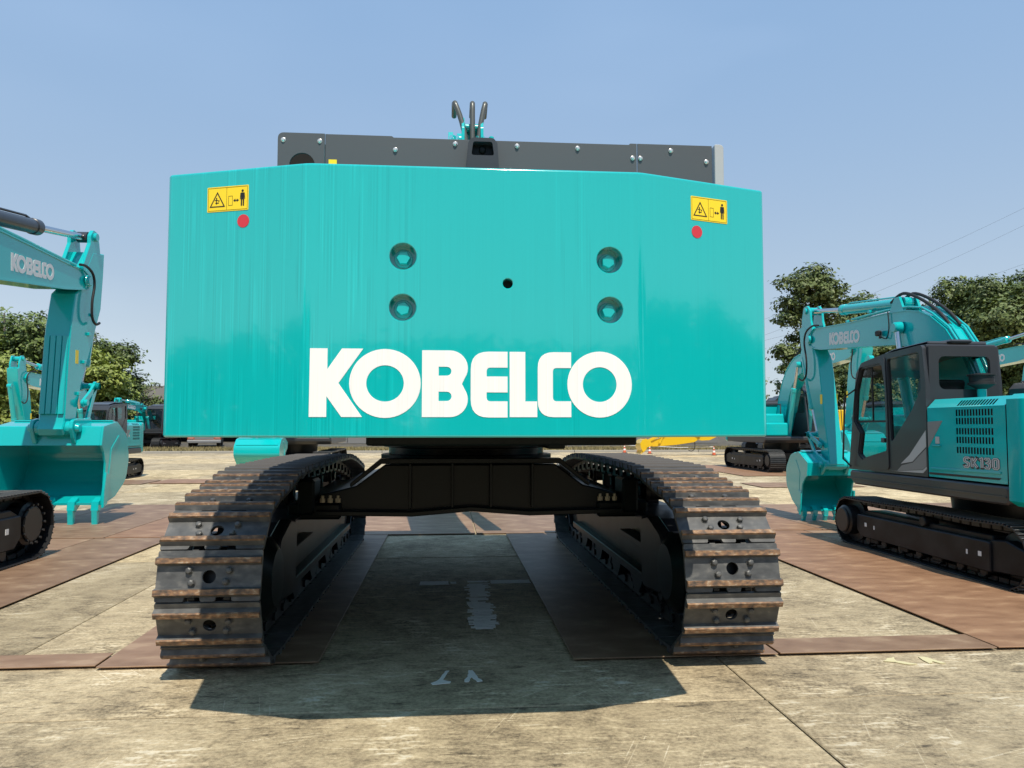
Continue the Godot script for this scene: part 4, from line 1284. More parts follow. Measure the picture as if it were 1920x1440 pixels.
func bucket(r: Node, g: Dictionary, at: Callable, k: float, bx: float, aw: float, w: float, teal: Material, off: float) -> void:
	var bk: float = g.bucket_k
	var W := func(v: Vector2) -> Vector2: return at.call(g.bucket + v.rotated(g.tilt) * bk)
	var shell := fillet(pv([0.0, -0.24, 0.06, 0.02, 0.5, 0.08, 0.82, -0.12, 0.93, -0.46, 0.82, -0.8, 0.45, -1.0, 0.06, -1.07]), [0.0, 0.02, 0.12, 0.16, 0.3, 0.3, 0.22, 0.0], false, 6)
	var h := w * 0.5
	var outer := PackedVector2Array()
	var inner := PackedVector2Array()
	for i in shell.size():
		var t := (shell[mini(i + 1, shell.size() - 1)] - shell[maxi(i - 1, 0)]).normalized()
		outer.append(W.call(shell[i]))
		inner.append(W.call(shell[i] + Vector2(t.y, -t.x) * 0.03))
	var strip := outer.duplicate()
	for i in inner.size():
		strip.append(inner[inner.size() - 1 - i])
	var b := B.new()
	var ex := bx
	bx += off
	b.side(strip, bx - h, bx + h)
	# wear strips across the back
	for i in [10, 16, 22]:
		if i + 1 < outer.size():
			var t := (outer[i + 1] - outer[i]).normalized()
			var nn := Vector2(-t.y, t.x)
			if nn.dot(outer[i] - (W.call(Vector2(0.4, -0.5)) as Vector2)) < 0.0:
				nn = -nn
			b.side(PackedVector2Array([outer[i] - t * 0.04, outer[i] + t * 0.04, outer[i] + t * 0.04 + nn * 0.02, outer[i] - t * 0.04 + nn * 0.02]), bx - h + 0.02, bx + h - 0.02)
	var bu := put(r, "bucket", b, teal)
	for s in [-1.0, 1.0]:
		b = B.new()
		var sp := PackedVector2Array()
		for v in outer:
			sp.append(v)
		sp.append(W.call(Vector2(0.05, -1.0)))
		sp.append(W.call(Vector2(0.1, -0.85)))
		sp.append(W.call(Vector2(0.14, -0.5)))
		sp.append(W.call(Vector2(0.07, -0.33)))
		b.side(sp, bx + s * h, bx + s * (h + 0.028 * k), 0.004)
		# side cutter along the edge
		b.side(PackedVector2Array([W.call(Vector2(0.0, -1.1)), W.call(Vector2(0.12, -1.06)), W.call(Vector2(0.2, -0.66)), W.call(Vector2(0.08, -0.62)), W.call(Vector2(0.02, -0.86))]), bx + s * (h + 0.029 * k), bx + s * (h + 0.06 * k), 0.006)
		b.side(fillet(PackedVector2Array([W.call(Vector2(0.2, -0.75)), W.call(Vector2(0.3, -0.3)), W.call(Vector2(0.55, -0.12)), W.call(Vector2(0.58, -0.15)), W.call(Vector2(0.34, -0.34)), W.call(Vector2(0.24, -0.75))]), 0.01), bx + s * (h + 0.028 * k), bx + s * (h + 0.034 * k))
		put(bu, "side_plate", b, teal)
		# ears that hold the pins
		b = B.new()
		bx = ex
		b.side(fillet(PackedVector2Array([W.call(Vector2(-0.12, 0.0)), W.call(Vector2(-0.08, 0.11)), W.call(Vector2(0.06, 0.13)), W.call(Vector2(0.28, 0.12)), W.call(Vector2(0.42, 0.14)), W.call(Vector2(0.52, 0.04)), W.call(Vector2(0.5, -0.02)), W.call(Vector2(0.04, -0.02)), W.call(Vector2(-0.005, -0.24)), W.call(Vector2(-0.06, -0.14))]), 0.05 * k), bx + s * (aw + 0.055 * k), bx + s * (aw + 0.1 * k), 0.008)
		b.cyl(Vector3(bx + s * (aw + 0.1 * k), (W.call(Vector2.ZERO) as Vector2).y, -(W.call(Vector2.ZERO) as Vector2).x), Vector3(bx + s * (aw + 0.15 * k), (W.call(Vector2.ZERO) as Vector2).y, -(W.call(Vector2.ZERO) as Vector2).x), 0.06 * k, 0.05 * k, 16, 0.008)
		put(bu, "pin_ear", b, teal)
		bx = ex + off
	b = B.new()
	var pc: Vector2 = W.call(Vector2.ZERO)
	b.cyl(Vector3(ex - aw - 0.05 * k, pc.y, -pc.x), Vector3(ex + aw + 0.05 * k, pc.y, -pc.x), 0.085 * k, 0.085 * k, 20)
	put(bu, "pivot_tube", b, teal)
	var n: int = g.teeth
	for i in n:
		var x := bx - h + 0.05 * k + (w - 0.1 * k) * i / (n - 1.0)
		b = B.new()
		var tw := 0.045 * k
		b.side(PackedVector2Array([W.call(Vector2(0.14, -0.97)), W.call(Vector2(0.2, -1.08)), W.call(Vector2(0.07, -1.16)), W.call(Vector2(0.0, -1.14)), W.call(Vector2(0.02, -1.02))]), x - tw, x + tw, 0.008)
		b.side(PackedVector2Array([W.call(Vector2(0.09, -1.13)), W.call(Vector2(0.06, -1.3)), W.call(Vector2(0.03, -1.36)), W.call(Vector2(0.0, -1.33)), W.call(Vector2(-0.01, -1.13))]), x - tw * 0.75, x + tw * 0.75, 0.01)
		put(bu, "tooth", b, teal)

# ---------------------------------------------------------------- operator's cab, walls of dark sheet with glass
func cab(r: Node, tr: Transform3D, glass_alpha := true) -> void:
	var Z := Vector3(0, 0, -1)
	var Y := Vector3(0, 1, 0)
	var X := Vector3(1, 0, 0)
	var outl := fillet(pv([1.45, 1.06, 1.30, 1.94, 1.21, 2.37, 1.07, 2.5, 0.55, 2.57, -0.26, 2.61, -0.31, 2.14, -0.31, 1.06]), [0.02, 0.0, 0.1, 0.06, 0.0, 0.06, 0.0, 0.02])
	var w1 := fillet(pv([1.08, 2.42, 0.59, 2.44, 0.53, 2.15, 0.52, 1.34, 1.08, 1.22, 1.17, 1.28, 1.1, 1.56, 1.26, 1.73, 1.21, 2.14]), 0.04)
	var w2 := fillet(pv([0.47, 2.5, -0.2, 2.53, -0.22, 2.09, -0.04, 1.85, 0.42, 1.43, 0.45, 2.08]), 0.04)
	var b := B.new()
	b.holed(outl, [w1, w2], Vector3.ZERO, Z, Y, X, -1.13, -1.08)
	b.holed(outl, [fillet(pv([1.15, 2.4, -0.2, 2.5, -0.22, 1.75, 1.25, 1.75]), 0.05)], Vector3.ZERO, Z, Y, X, -0.22, -0.18)
	# rear wall with window
	b.holed(rect2(-1.08, 1.06, -0.22, 2.58), [rect2(-0.96, 2.08, -0.32, 2.47, 0.07)], Vector3(0, 0, 0.26), X, Y, Vector3(0, 0, 1), 0.0, 0.05)
	# lower front
	b.bb(Vector3(-1.08, 1.06, -1.43), Vector3(-0.22, 1.2, -1.36), 0.01)
	b.bb(Vector3(-1.08, 1.06, -1.3), Vector3(-0.22, 1.1, 0.25), 0.0)
	# roof
	b.side(fillet(pv([1.2, 2.36, 1.06, 2.5, 0.55, 2.575, -0.27, 2.615, -0.27, 2.53, 0.5, 2.49, 1.02, 2.4, 1.14, 2.3]), 0.02), -1.079, -0.221, 0.0)
	b.side(fillet(pv([0.95, 2.52, 0.5, 2.585, -0.22, 2.62, -0.2, 2.66, 0.5, 2.63, 0.9, 2.56]), 0.02), -1.02, -0.28, 0.01)
	b.bb(Vector3(-0.78, 2.63, -0.15), Vector3(-0.5, 2.675, 0.28), 0.02)
	var c := put(r, "cab", b, M.charcoal, tr)
	# door rim, proud of the wall
	b = B.new()
	var rim := fillet(pv([1.36, 1.12, 1.25, 1.94, 1.19, 2.3, 1.03, 2.47, 0.5, 2.535, 0.47, 2.0, 0.46, 1.1]), 0.06)
	b.holed(rim, [B.inset(B.ccw(w1), -0.02)], Vector3.ZERO, Z, Y, X, -1.145, -1.131)
	b.bb(Vector3(-1.16, 1.44, -0.6), Vector3(-1.13, 1.5, -0.52), 0.006)
	put(c, "door", b, M.charcoal)
	b = B.new()
	b.bb(Vector3(-1.115, 1.7, -1.25), Vector3(-1.095, 1.725, -0.53), 0.004)
	b.bb(Vector3(-1.115, 1.72, -0.86), Vector3(-1.095, 2.42, -0.84), 0.004)
	put(c, "window_bar", b, M.rubber)
	for q in [[w1, -1.106, -1.1], [w2, -1.106, -1.1], [fillet(pv([1.15, 2.4, -0.2, 2.5, -0.22, 1.75, 1.25, 1.75]), 0.05), -0.2, -0.194]]:
		b = B.new()
		b.flat()
		var p: PackedVector2Array = B.inset(B.ccw(q[0]), -0.006)
		var ix := Geometry2D.triangulate_polygon(p)
		for i in range(0, ix.size(), 3):
			b.ot(Vector3(q[1], p[ix[i]].y, -p[ix[i]].x), Vector3(q[1], p[ix[i + 1]].y, -p[ix[i + 1]].x), Vector3(q[1], p[ix[i + 2]].y, -p[ix[i + 2]].x), Vector3(-1 if q[1] < -0.5 else 1, 0, 0))
		put(c, "window_pane", b, M.cab_glass)
	b = B.new()
	b.oq(Vector3(-0.97, 2.07, 0.28), Vector3(-0.31, 2.07, 0.28), Vector3(-0.31, 2.48, 0.28), Vector3(-0.97, 2.48, 0.28), Vector3(0, 0, 1))
	put(c, "window_pane", b, M.cab_glass)
	b = B.new()
	b.oq(Vector3(-1.08, 1.2, -1.415), Vector3(-0.22, 1.2, -1.415), Vector3(-0.22, 2.34, -1.205), Vector3(-1.08, 2.34, -1.205), Vector3(0, 0, -1))
	put(c, "windscreen", b, M.cab_glass)
	b = B.new()
	b.bb(Vector3(-0.88, 1.1, -0.62), Vector3(-0.42, 1.48, -0.12), 0.05)
	b.side(fillet(pv([0.2, 1.45, 0.08, 1.45, -0.06, 2.2, 0.06, 2.22]), 0.03), -0.86, -0.44, 0.03)
	b.bb(Vector3(-1.0, 1.1, -0.7), Vector3(-0.9, 1.65, -0.1), 0.03)
	b.bb(Vector3(-0.4, 1.1, -0.8), Vector3(-0.28, 1.62, -0.1), 0.03)
	put(c, "operator_seat", b, M.rubber)
	b = B.new()
	b.tube([Vector3(-1.17, 1.1, -1.32), Vector3(-1.24, 1.2, -1.4), Vector3(-1.24, 2.05, -1.32), Vector3(-1.15, 2.15, -1.2)] as Array[Vector3], 0.012, 6)
	put(c, "grab_rail", b, M.rubber)

# ---------------------------------------------------------------- an excavator of the common size, scaled by k
func excavator(label: String, at: Vector3, turn: float, k: float, gear: Dictionary, map: Callable, gk: float, bx: float, boom_w: float, bucket_w: float, text_side: String, model_text: bool, paint: Material = null, shift := 0.0) -> Node3D:
	var teal: Material = paint if paint else M.teal
	var r := thing("excavator", label, "excavator", at, turn, "excavators parked in the yard")
	var T := Transform3D(Basis().scaled(Vector3.ONE * k), Vector3.ZERO)
	var sw := 0.46 * k
	var shoe := small_shoe(sw, 0.165 * k)
	for s in [-1.0, 1.0]:
		var b := B.new()
		b.t = T
		b.side(fillet(pv([-1.3, 0.2, 1.2, 0.2, 1.28, 0.28, 1.28, 0.46, 1.15, 0.52, -1.25, 0.52]), 0.03), -0.14, 0.19 if s > 0 else 0.14, 0.01)
		b.side(fillet(pv([-1.3, 0.15, 1.18, 0.17, 1.28, 0.26, 1.28, 0.46, -1.3, 0.46]), 0.03), s * 0.15, s * 0.215, 0.01)
		b.side(fillet(pv([-1.78, 0.18, -1.26, 0.16, -1.26, 0.48, -1.5, 0.5, -1.8, 0.42]), 0.05), -0.19, 0.19, 0.012)
		for q in [-0.95, -0.3, 0.35, 0.95]:
			b.bb(Vector3(-0.16, 0.1, q - 0.09), Vector3(0.16, 0.21, q + 0.09), 0.01)
		b.cyl(Vector3(s * 0.02, 0.53, 0.15), Vector3(s * 0.2, 0.53, 0.15), 0.06, 0.06, 16, 0.01)
		var tr := put(r, "crawler_track", b, M.frame_steel, Transform3D(Basis(), Vector3(s * 0.92 * k, 0, -shift)))
		b = B.new(); b.t = T
		b.lathe(Vector3(-0.05, 0.355, -1.52), Vector3(s, 0, 0), pv([0.3, 0.0, 0.3, 0.06, 0.2, 0.07, 0.2, 0.2, 0.17, 0.22, 0.17, 0.24, 0.155, 0.25]), 28)
		for i in 14:
			var d := Vector2.from_angle(TAU * i / 14.0) * 0.18
			b.cyl(Vector3(s * 0.19, 0.355 + d.y, -1.52 + d.x), Vector3(s * 0.215, 0.355 + d.y, -1.52 + d.x), 0.014, 0.012, 8)
		put(tr, "sprocket", b, M.black_steel)
		b = B.new(); b.t = T
		b.lathe(Vector3(-0.07, 0.34, 1.52), Vector3(1, 0, 0), pv([0.1, 0.0, 0.25, 0.02, 0.27, 0.03, 0.27, 0.11, 0.25, 0.12, 0.1, 0.14]), 28)
		put(tr, "idler", b, M.black_steel)
		b = B.new(); b.t = T
		b.cyl(Vector3(-0.15, 0.125, 0), Vector3(0.15, 0.125, 0), 0.06, 0.06, 14, 0.01)
		var rm := b.done()
		for i in 7:
			put(tr, "roller", rm, M.black_steel, Transform3D(Basis(), Vector3(0, 0, (1.1 - i * 0.37) * k)))
		var path := track_path([-1.52, 0.345, 0.315], [1.52, 0.345, 0.31], [[0.9, 0.64], [0.0, 0.655], [-0.9, 0.64]])
		for i in path.size():
			path[i] *= k
		for q in along(path, 50, 0.3):
			put(tr, "track_shoe", shoe, null, shoe_at(q))
		for q in [[1.05, 0.36], [0.85, 0.345], [-0.95, 0.33], [-1.15, 0.34]]:
			b = B.new(); b.t = T
			b.box(Vector3(s * 0.2165, q[1] - 0.02, -q[0]), Vector3(0.003, 0.05, 0.05 if absf(q[0]) > 1.0 else 0.025))
			put(tr, "decal", b, M.white_print)
	var b := B.new(); b.t = T
	b.bb(Vector3(-0.75, 0.32, -0.8 - shift), Vector3(0.75, 0.58, 0.8), 0.04)
	b.cyl(Vector3(0, 0.56, 0), Vector3(0, 0.86, 0), 0.52, 0.55, 32)
	put(r, "carbody", b, M.black_steel)
	# revolving deck
	b = B.new(); b.t = T
	b.side(fillet(pv([1.42, 1.05, 1.42, 0.94, 1.32, 0.86, -1.6, 0.86, -1.6, 1.05]), 0.05), -1.14, 1.12, 0.02)
	b.side(pv([1.46, 0.935, -1.58, 0.935, -1.58, 0.95, 1.46, 0.95]), -1.155, -1.14)
	put(r, "deck", b, M.charcoal)
	# left side panel with its cooling slots
	b = B.new(); b.t = T
	var us: Array = [-1.585]
	for i in 13:
		us.append(-1.405 + i * 0.0455)
		us.append(-1.405 + i * 0.0455 + 0.027)
	us.append(-0.33)
	var vs: Array = [1.07]
	for q in [[1.355, 1.425], [1.465, 1.535], [1.56, 1.63], [1.67, 1.74], [1.76, 1.83]]:
		vs.append(q[0]); vs.append(q[1])
	vs.append(1.86)
	var slot := func(i: int, j: int) -> bool: return i % 2 == 1 and j % 2 == 1
	b.grid(us, vs, slot, Vector3(-1.13, 0, 0), Vector3(0, 0, -1), Vector3(0, 1, 0), Vector3(-1, 0, 0))
	var sl := Vector3(0.1, 0.1, 0)
	b.grid(us, [0.0, 0.12, 0.72, 1.0], func(i: int, j: int) -> bool: return i % 2 == 1 and j == 1, Vector3(-1.13, 1.86, 0), Vector3(0, 0, -1), sl, Vector3(-1, 1, 0))
	b.grid([-1.585, -0.33], [-1.03, 1.12], func(_i: int, _j: int) -> bool: return false, Vector3(0, 1.96, 0), Vector3(0, 0, -1), Vector3(1, 0, 0), Vector3(0, 1, 0))
	b.oq(Vector3(-1.13, 1.07, 0.33), Vector3(-1.13, 1.86, 0.33), Vector3(1.12, 1.86, 0.33), Vector3(1.12, 1.07, 0.33), Vector3(0, 0, -1))
	b.oq(Vector3(-1.13, 1.86, 0.33), Vector3(-1.03, 1.96, 0.33), Vector3(1.12, 1.96, 0.33), Vector3(1.12, 1.86, 0.33), Vector3(0, 0, -1))
	b.bb(Vector3(1.08, 1.06, 0.34), Vector3(1.12, 1.955, 1.58), 0.0)
	b.side(fillet(pv([-0.38, 1.15, -0.38, 1.175, -1.5, 1.19, -1.5, 1.165]), 0.004), -1.142, -1.13, 0.003)
	b.bb(Vector3(-1.148, 1.42, 0.42), Vector3(-1.13, 1.435, 0.56), 0.004)
	var pan := put(r, "side_panel", b, teal)
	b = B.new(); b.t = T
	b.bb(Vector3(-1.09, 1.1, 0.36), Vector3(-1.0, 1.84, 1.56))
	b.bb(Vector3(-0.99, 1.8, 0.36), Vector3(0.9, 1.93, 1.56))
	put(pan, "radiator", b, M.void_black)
	b = B.new(); b.t = T
	b.bb(Vector3(-1.137, 1.45, 0.47), Vector3(-1.13, 1.53, 0.54), 0.003)
	put(pan, "latch", b, M.silver_print)
	b = B.new(); b.t = T
	b.side(pv([-0.34, 1.12, -1.5, 1.125, -1.47, 1.105, -0.34, 1.095]), -1.133, -1.13)
	put(pan, "dark_stripe", b, M.black_print)
	b = B.new(); b.t = T
	b.side(pv([-0.33, 1.7, -0.6, 1.71, -0.33, 1.4]), -1.133, -1.13)
	put(pan, "grey_flash", b, M.grey_print)
	if model_text:
		# outlined figures: a dark edge, a pale edge and a grey core, one over the other
		var strokes := [pv([0.42, 0.8, 0.36, 0.9, 0.16, 0.9, 0.08, 0.78, 0.1, 0.6, 0.38, 0.42, 0.4, 0.22, 0.32, 0.1, 0.12, 0.1, 0.06, 0.2]), pv([0.66, 0.08, 0.66, 0.92]), pv([1.0, 0.92, 0.76, 0.5, 1.04, 0.08]), pv([1.22, 0.78, 1.4, 0.9, 1.4, 0.08]), pv([1.62, 0.78, 1.7, 0.9, 1.88, 0.9, 1.94, 0.78, 1.94, 0.62, 1.8, 0.53, 1.94, 0.44, 1.94, 0.22, 1.88, 0.1, 1.7, 0.1, 1.62, 0.22]), pv([2.22, 0.2, 2.3, 0.1, 2.46, 0.1, 2.54, 0.2, 2.54, 0.8, 2.46, 0.9, 2.3, 0.9, 2.22, 0.8, 2.22, 0.198])]
		for q in [[0.125, M.black_print, 0.0], [0.098, M.white_print, 0.0012], [0.045, M.grey_print, 0.0024]]:
			b = B.new(); b.t = T
			for p: PackedVector2Array in strokes:
				var rings := Geometry2D.offset_polyline(p, q[0], Geometry2D.JOIN_MITER, Geometry2D.END_SQUARE if q[0] > 0.1 else Geometry2D.END_BUTT)
				var big := PackedVector2Array()
				var holes: Array = []
				for c in rings:
					if Geometry2D.is_polygon_clockwise(c):
						holes.append(c)
					else:
						big = c
				b.holed(big, holes, Vector3(-1.1325 - q[2], 1.205, 0.94), Vector3(0, 0, 0.205), Vector3(0, 0.118, 0), Vector3(-1, 0, 0), -0.002 + q[2] * 0.4, 0.001)
			put(pan, "model_number", b, q[1])
	# cab side graphics: silver flashes below the rear window
	for q in [[pv([-0.03, 1.215, -0.29, 1.39, -0.29, 1.19, -0.22, 1.14, 0.3, 1.1, 0.2, 1.17]), M.grey_print], [pv([0.22, 1.19, 0.04, 1.3, -0.29, 1.6, -0.29, 1.41, -0.02, 1.225]), M.silver_print], [pv([0.44, 1.09, 0.3, 1.095, -0.22, 1.135, -0.29, 1.18, -0.29, 1.15, -0.22, 1.1]), M.silver_print]]:
		b = B.new(); b.t = T
		b.side(q[0], -1.133, -1.129)
		put(r, "side_flash", b, q[1])
	# counterweight
	b = B.new(); b.t = T
	b.plan(fillet(pv([-1.13, 1.6, -1.13, 1.8, -0.85, 2.1, 0.85, 2.1, 1.13, 1.8, 1.13, 1.6]), [0.0, 0.16, 0.25, 0.25, 0.16, 0.0], true, 6), 0.86, 1.97, 0.05)
	put(r, "counterweight", b, teal)
	b = B.new(); b.t = T
	b.bb(Vector3(-0.3, 1.95, 0.5), Vector3(1.05, 2.14, 1.75), 0.07)
	b.bb(Vector3(-0.2, 2.13, 0.62), Vector3(0.95, 2.165, 1.62), 0.012)
	put(r, "engine_hood", b, M.charcoal)
	b = B.new(); b.t = T
	b.bb(Vector3(0.32, 1.06, -1.05), Vector3(1.12, 1.72, 0.3), 0.05)
	b.bb(Vector3(0.4, 1.06, -1.4), Vector3(1.1, 1.45, -1.06), 0.04)
	put(r, "tank", b, teal)
	b = B.new(); b.t = T
	b.tube([Vector3(0.45, 1.7, -1.0), Vector3(0.45, 2.0, -1.0), Vector3(0.45, 2.0, 0.2), Vector3(0.45, 1.7, 0.2)] as Array[Vector3], 0.016, 6)
	b.tube([Vector3(1.08, 1.4, -1.35), Vector3(1.08, 1.95, -1.3), Vector3(1.08, 1.95, 0.2), Vector3(1.08, 1.7, 0.25)] as Array[Vector3], 0.016, 6)
	put(r, "handrail", b, M.rubber)
	# air pre-cleaner
	b = B.new(); b.t = T
	b.cyl(Vector3(-0.5, 1.94, 0.4), Vector3(-0.5, 2.1, 0.4), 0.05, 0.05, 18)
	var pc := put(r, "intake_pipe", b, teal)
	b = B.new(); b.t = T
	b.lathe(Vector3(-0.5, 2.08, 0.4), Vector3.UP, pv([0.06, 0.0, 0.12, 0.04, 0.145, 0.05, 0.145, 0.075, 0.13, 0.08, 0.13, 0.15, 0.15, 0.155, 0.15, 0.17, 0.05, 0.185, 0.0, 0.186]), 24, false)
	put(pc, "pre_cleaner", b, M.rubber)
	cab(r, T)
	front_gear(r, gear, map, gk, bx, boom_w, bucket_w, text_side, paint)
	return r

# ---------------------------------------------------------------- trees
var crowns := {}

func crown_mesh(seed_: int, lobes: Array, per: int, leaf: float, c0: Color, c1: Color) -> ArrayMesh:
	# lobes: [centre, radii]; leaf quads lie in clumps on and inside each lobe
	var r := RandomNumberGenerator.new()
	r.seed = seed_
	var v := PackedVector3Array()
	var nn := PackedVector3Array()
	var cc := PackedColorArray()
	for l in lobes:
		var c: Vector3 = l[0]
		var s: Vector3 = l[1]
		var clumps := int(per * (s.x * s.y + s.y * s.z + s.x * s.z) / 3.0)
		for k in clumps:
			var d := Vector3(r.randfn(), r.randfn(), r.randfn()).normalized()
			var rad := pow(r.randf(), 0.28)
			var at := c + d * s * rad * r.randf_range(0.85, 1.08)
			var tone := clampf(r.randfn(0.5, 0.2), 0.0, 1.0)
			var col := c0.lerp(c1, tone)
			var size := leaf * r.randf_range(1.2, 2.2)
			for j in 14:
				var p := at + Vector3(r.randfn() * size, r.randfn() * size * 0.55, r.randfn() * size)
				var n := (d * 1.1 + Vector3(r.randfn() * 0.6, r.randfn() * 0.6 + 1.0, r.randfn() * 0.6)).normalized()
				var u := n.cross(Vector3(r.randfn(), r.randfn(), r.randfn())).normalized() * leaf * r.randf_range(0.45, 1.35)
				var w := n.cross(u) * 0.62
				var q := col * r.randf_range(0.9, 1.1)
				q.a = 1.0
				for t in [u, -w, -u, u, -u, w]:
					v.append(p + t); nn.append(n); cc.append(q)
	var a := []
	a.resize(Mesh.ARRAY_MAX)
	a[Mesh.ARRAY_VERTEX] = v
	a[Mesh.ARRAY_NORMAL] = nn
	a[Mesh.ARRAY_COLOR] = cc
	var m := ArrayMesh.new()
	m.add_surface_from_arrays(Mesh.PRIMITIVE_TRIANGLES, a)
	return m

func tree(called: String, label: String, at: Vector3, height: float, lobes: Array, mt: Material, seed_: int, c0: Color, c1: Color, group: String, leaf := 0.15, per := 52) -> void:
	var o := thing(called, label, "tree", at, 0.0, group)
	var b := B.new()
	var r := RandomNumberGenerator.new()
	r.seed = seed_ + 100
	var trunk: Array[Vector3] = [Vector3(0, -0.05, 0)]
	for i in range(1, 6):
		trunk.append(Vector3(r.randfn() * 0.12, height * 0.85 * i / 5.0, r.randfn() * 0.12))
	b.tube(trunk, 0.02 * height + 0.04, 8, 0.05)
	for l in lobes:
		var c: Vector3 = l[0]
		var y0 := clampf(c.y - 1.6 - r.randf(), height * 0.15, height * 0.75)
		var p: Array[Vector3] = [Vector3(0, y0, 0), Vector3(c.x * 0.45, lerpf(y0, c.y, 0.4), c.z * 0.45), c]
		b.tube(p, 0.009 * height, 6, 0.025)
		for k in 3:
			var e := c + Vector3(r.randfn(), r.randf() * 0.8, r.randfn()) * (l[1] as Vector3) * 0.5
			b.tube([c.lerp(p[1], 0.3), c.lerp(e, 0.5) + Vector3(0, -0.1, 0), e] as Array[Vector3], 0.035, 5, 0.012)
	put(o, "trunk", b, M.bark)
	put(o, "crown", crown_mesh(seed_, lobes, per, leaf, c0, c1), mt)

func lobes_round(seed_: int, y: float, R: float, H: float, n: int, flat := 0.7) -> Array:
	var r := RandomNumberGenerator.new()
	r.seed = seed_
	var o: Array = []
	for i in n:
		var d := Vector3(r.randfn(), r.randfn(), r.randfn()).normalized() * pow(r.randf(), 0.4)
		var s := R * r.randf_range(0.28, 0.46)
		o.append([Vector3(d.x * R * 0.8, y + d.y * H * 0.8, d.z * R * 0.8), Vector3(s, s * flat, s)])
	return o

func background() -> void:
	var dk := Color(0.065, 0.095, 0.03)
	var md := Color(0.15, 0.2, 0.05)
	var br := Color(0.3, 0.36, 0.075)
	var gL := "trees at the left behind the yard"
	var gR := "trees at the right behind the yard"
	tree("broadleaf_tree", "tall dark green tree at the photo's left edge, behind the bucket arm", Vector3(-31.5, 0, -57), 11.4, lobes_round(1, 6.2, 4.2, 5.2, 34), M.leaf_dark, 1, dk, Color(0.19, 0.26, 0.065), gL)
	tree("broadleaf_tree", "olive green tree just left of the large vertical arm", Vector3(-29.0, 0, -60), 10.2, lobes_round(2, 5.5, 3.6, 4.6, 30), M.leaf_dark, 2, dk, md * 1.3, gL)
	tree("broadleaf_tree", "bright yellowish green low tree at the photo's left edge", Vector3(-28.6, 0, -50), 7.8, lobes_round(3, 4.0, 3.9, 3.5, 28), M.leaf_bright, 3, Color(0.16, 0.2, 0.04), br, gL)
	tree("broadleaf_tree", "rounded bright yellow-green tree right of the large vertical arm", Vector3(-25.4, 0, -57), 8.0, lobes_round(4, 4.2, 2.9, 3.5, 30), M.leaf_bright, 4, Color(0.18, 0.22, 0.04), br, gL)
	tree("broadleaf_tree", "dark tree peeking out behind the rounded yellow-green one", Vector3(-27.2, 0, -63), 8.8, lobes_round(5, 5.2, 3.0, 3.5, 24), M.leaf_dark, 5, dk, md, gL)
	tree("broadleaf_tree", "thin open grey-green tree beside the broad counterweight", Vector3(-26.0, 0, -67), 6.4, lobes_round(6, 4.6, 2.2, 1.7, 11, 0.5), M.leaf_dark, 6, md * 0.9, Color(0.19, 0.22, 0.09), gL, 0.11, 15)
	tree("broadleaf_tree", "small dark tree touching the counterweight's left edge", Vector3(-25.9, 0, -72), 5.2, lobes_round(7, 3.2, 2.0, 1.8, 10), M.leaf_dark, 7, dk, md, gL)
	tree("broadleaf_tree", "low shrubby tree under the grey roof at the left", Vector3(-25.0, 0, -62), 3.6, lobes_round(8, 2.0, 1.6, 1.4, 8), M.leaf_dark, 8, md, Color(0.22, 0.25, 0.07), gL)
	# the tall layered tree beside the counterweight
	var lone := [
		[Vector3(0.2, 12.3, 0), Vector3(1.3, 0.8, 1.3)], [Vector3(-1.2, 11.6, 0.4), Vector3(1.3, 0.7, 1.2)], [Vector3(1.5, 11.4, -0.3), Vector3(1.3, 0.75, 1.3)], [Vector3(0.2, 11.0, 0.8), Vector3(1.7, 0.7, 1.4)], [Vector3(-1.5, 10.3, 0), Vector3(1.0, 0.6, 1.2)], [Vector3(1.2, 10.3, 0.3), Vector3(1.3, 0.6, 1.3)], [Vector3(-0.4, 9.7, -0.6), Vector3(1.5, 0.55, 1.2)], [Vector3(-1.7, 9.1, 0.2), Vector3(0.9, 0.45, 1.0)], [Vector3(0.7, 9.1, 0.5), Vector3(1.2, 0.5, 1.0)],
		[Vector3(-0.6, 7.9, 0), Vector3(1.3, 0.6, 1.2)], [Vector3(-1.8, 6.9, 0.3), Vector3(1.1, 0.55, 1.1)], [Vector3(-0.2, 6.5, -0.4), Vector3(1.4, 0.6, 1.3)], [Vector3(-1.3, 5.7, 0.5), Vector3(1.3, 0.5, 1.1)], [Vector3(0.3, 5.1, 0), Vector3(1.3, 0.6, 1.2)], [Vector3(-1.4, 4.5, -0.3), Vector3(1.1, 0.5, 1.1)], [Vector3(0.6, 8.3, 0.2), Vector3(0.9, 0.4, 0.9)]]
	tree("broadleaf_tree", "tall layered tree standing free against the sky right of the counterweight", Vector3(25.6, 0, -52), 13.2, lone, M.leaf_dark, 11, dk, Color(0.16, 0.2, 0.06), gR, 0.15, 60)
	tree("broadleaf_tree", "slender pale tree close to the counterweight's right edge", Vector3(26.6, 0, -64), 8.4, lobes_round(12, 5.2, 1.4, 3.0, 12, 0.5), M.leaf_dark, 12, md, Color(0.18, 0.2, 0.08), gR, 0.11, 14)
	tree("broadleaf_tree", "tree behind the small excavator's boom ram", Vector3(37.0, 0, -66), 14.6, lobes_round(13, 8.8, 4.0, 6.0, 30), M.leaf_dark, 13, dk, Color(0.19, 0.24, 0.07), gR)
	tree("broadleaf_tree", "dense tall tree above the small excavator's cab", Vector3(40.9, 0, -58), 14.4, lobes_round(14, 8.0, 4.6, 6.4, 38), M.leaf_dark, 14, dk, Color(0.19, 0.24, 0.07), gR)
	tree("broadleaf_tree", "tallest dense tree at the photo's right edge", Vector3(42.6, 0, -53), 15.6, lobes_round(15, 8.5, 5.2, 7.2, 44), M.leaf_dark, 15, dk, Color(0.19, 0.24, 0.07), gR)
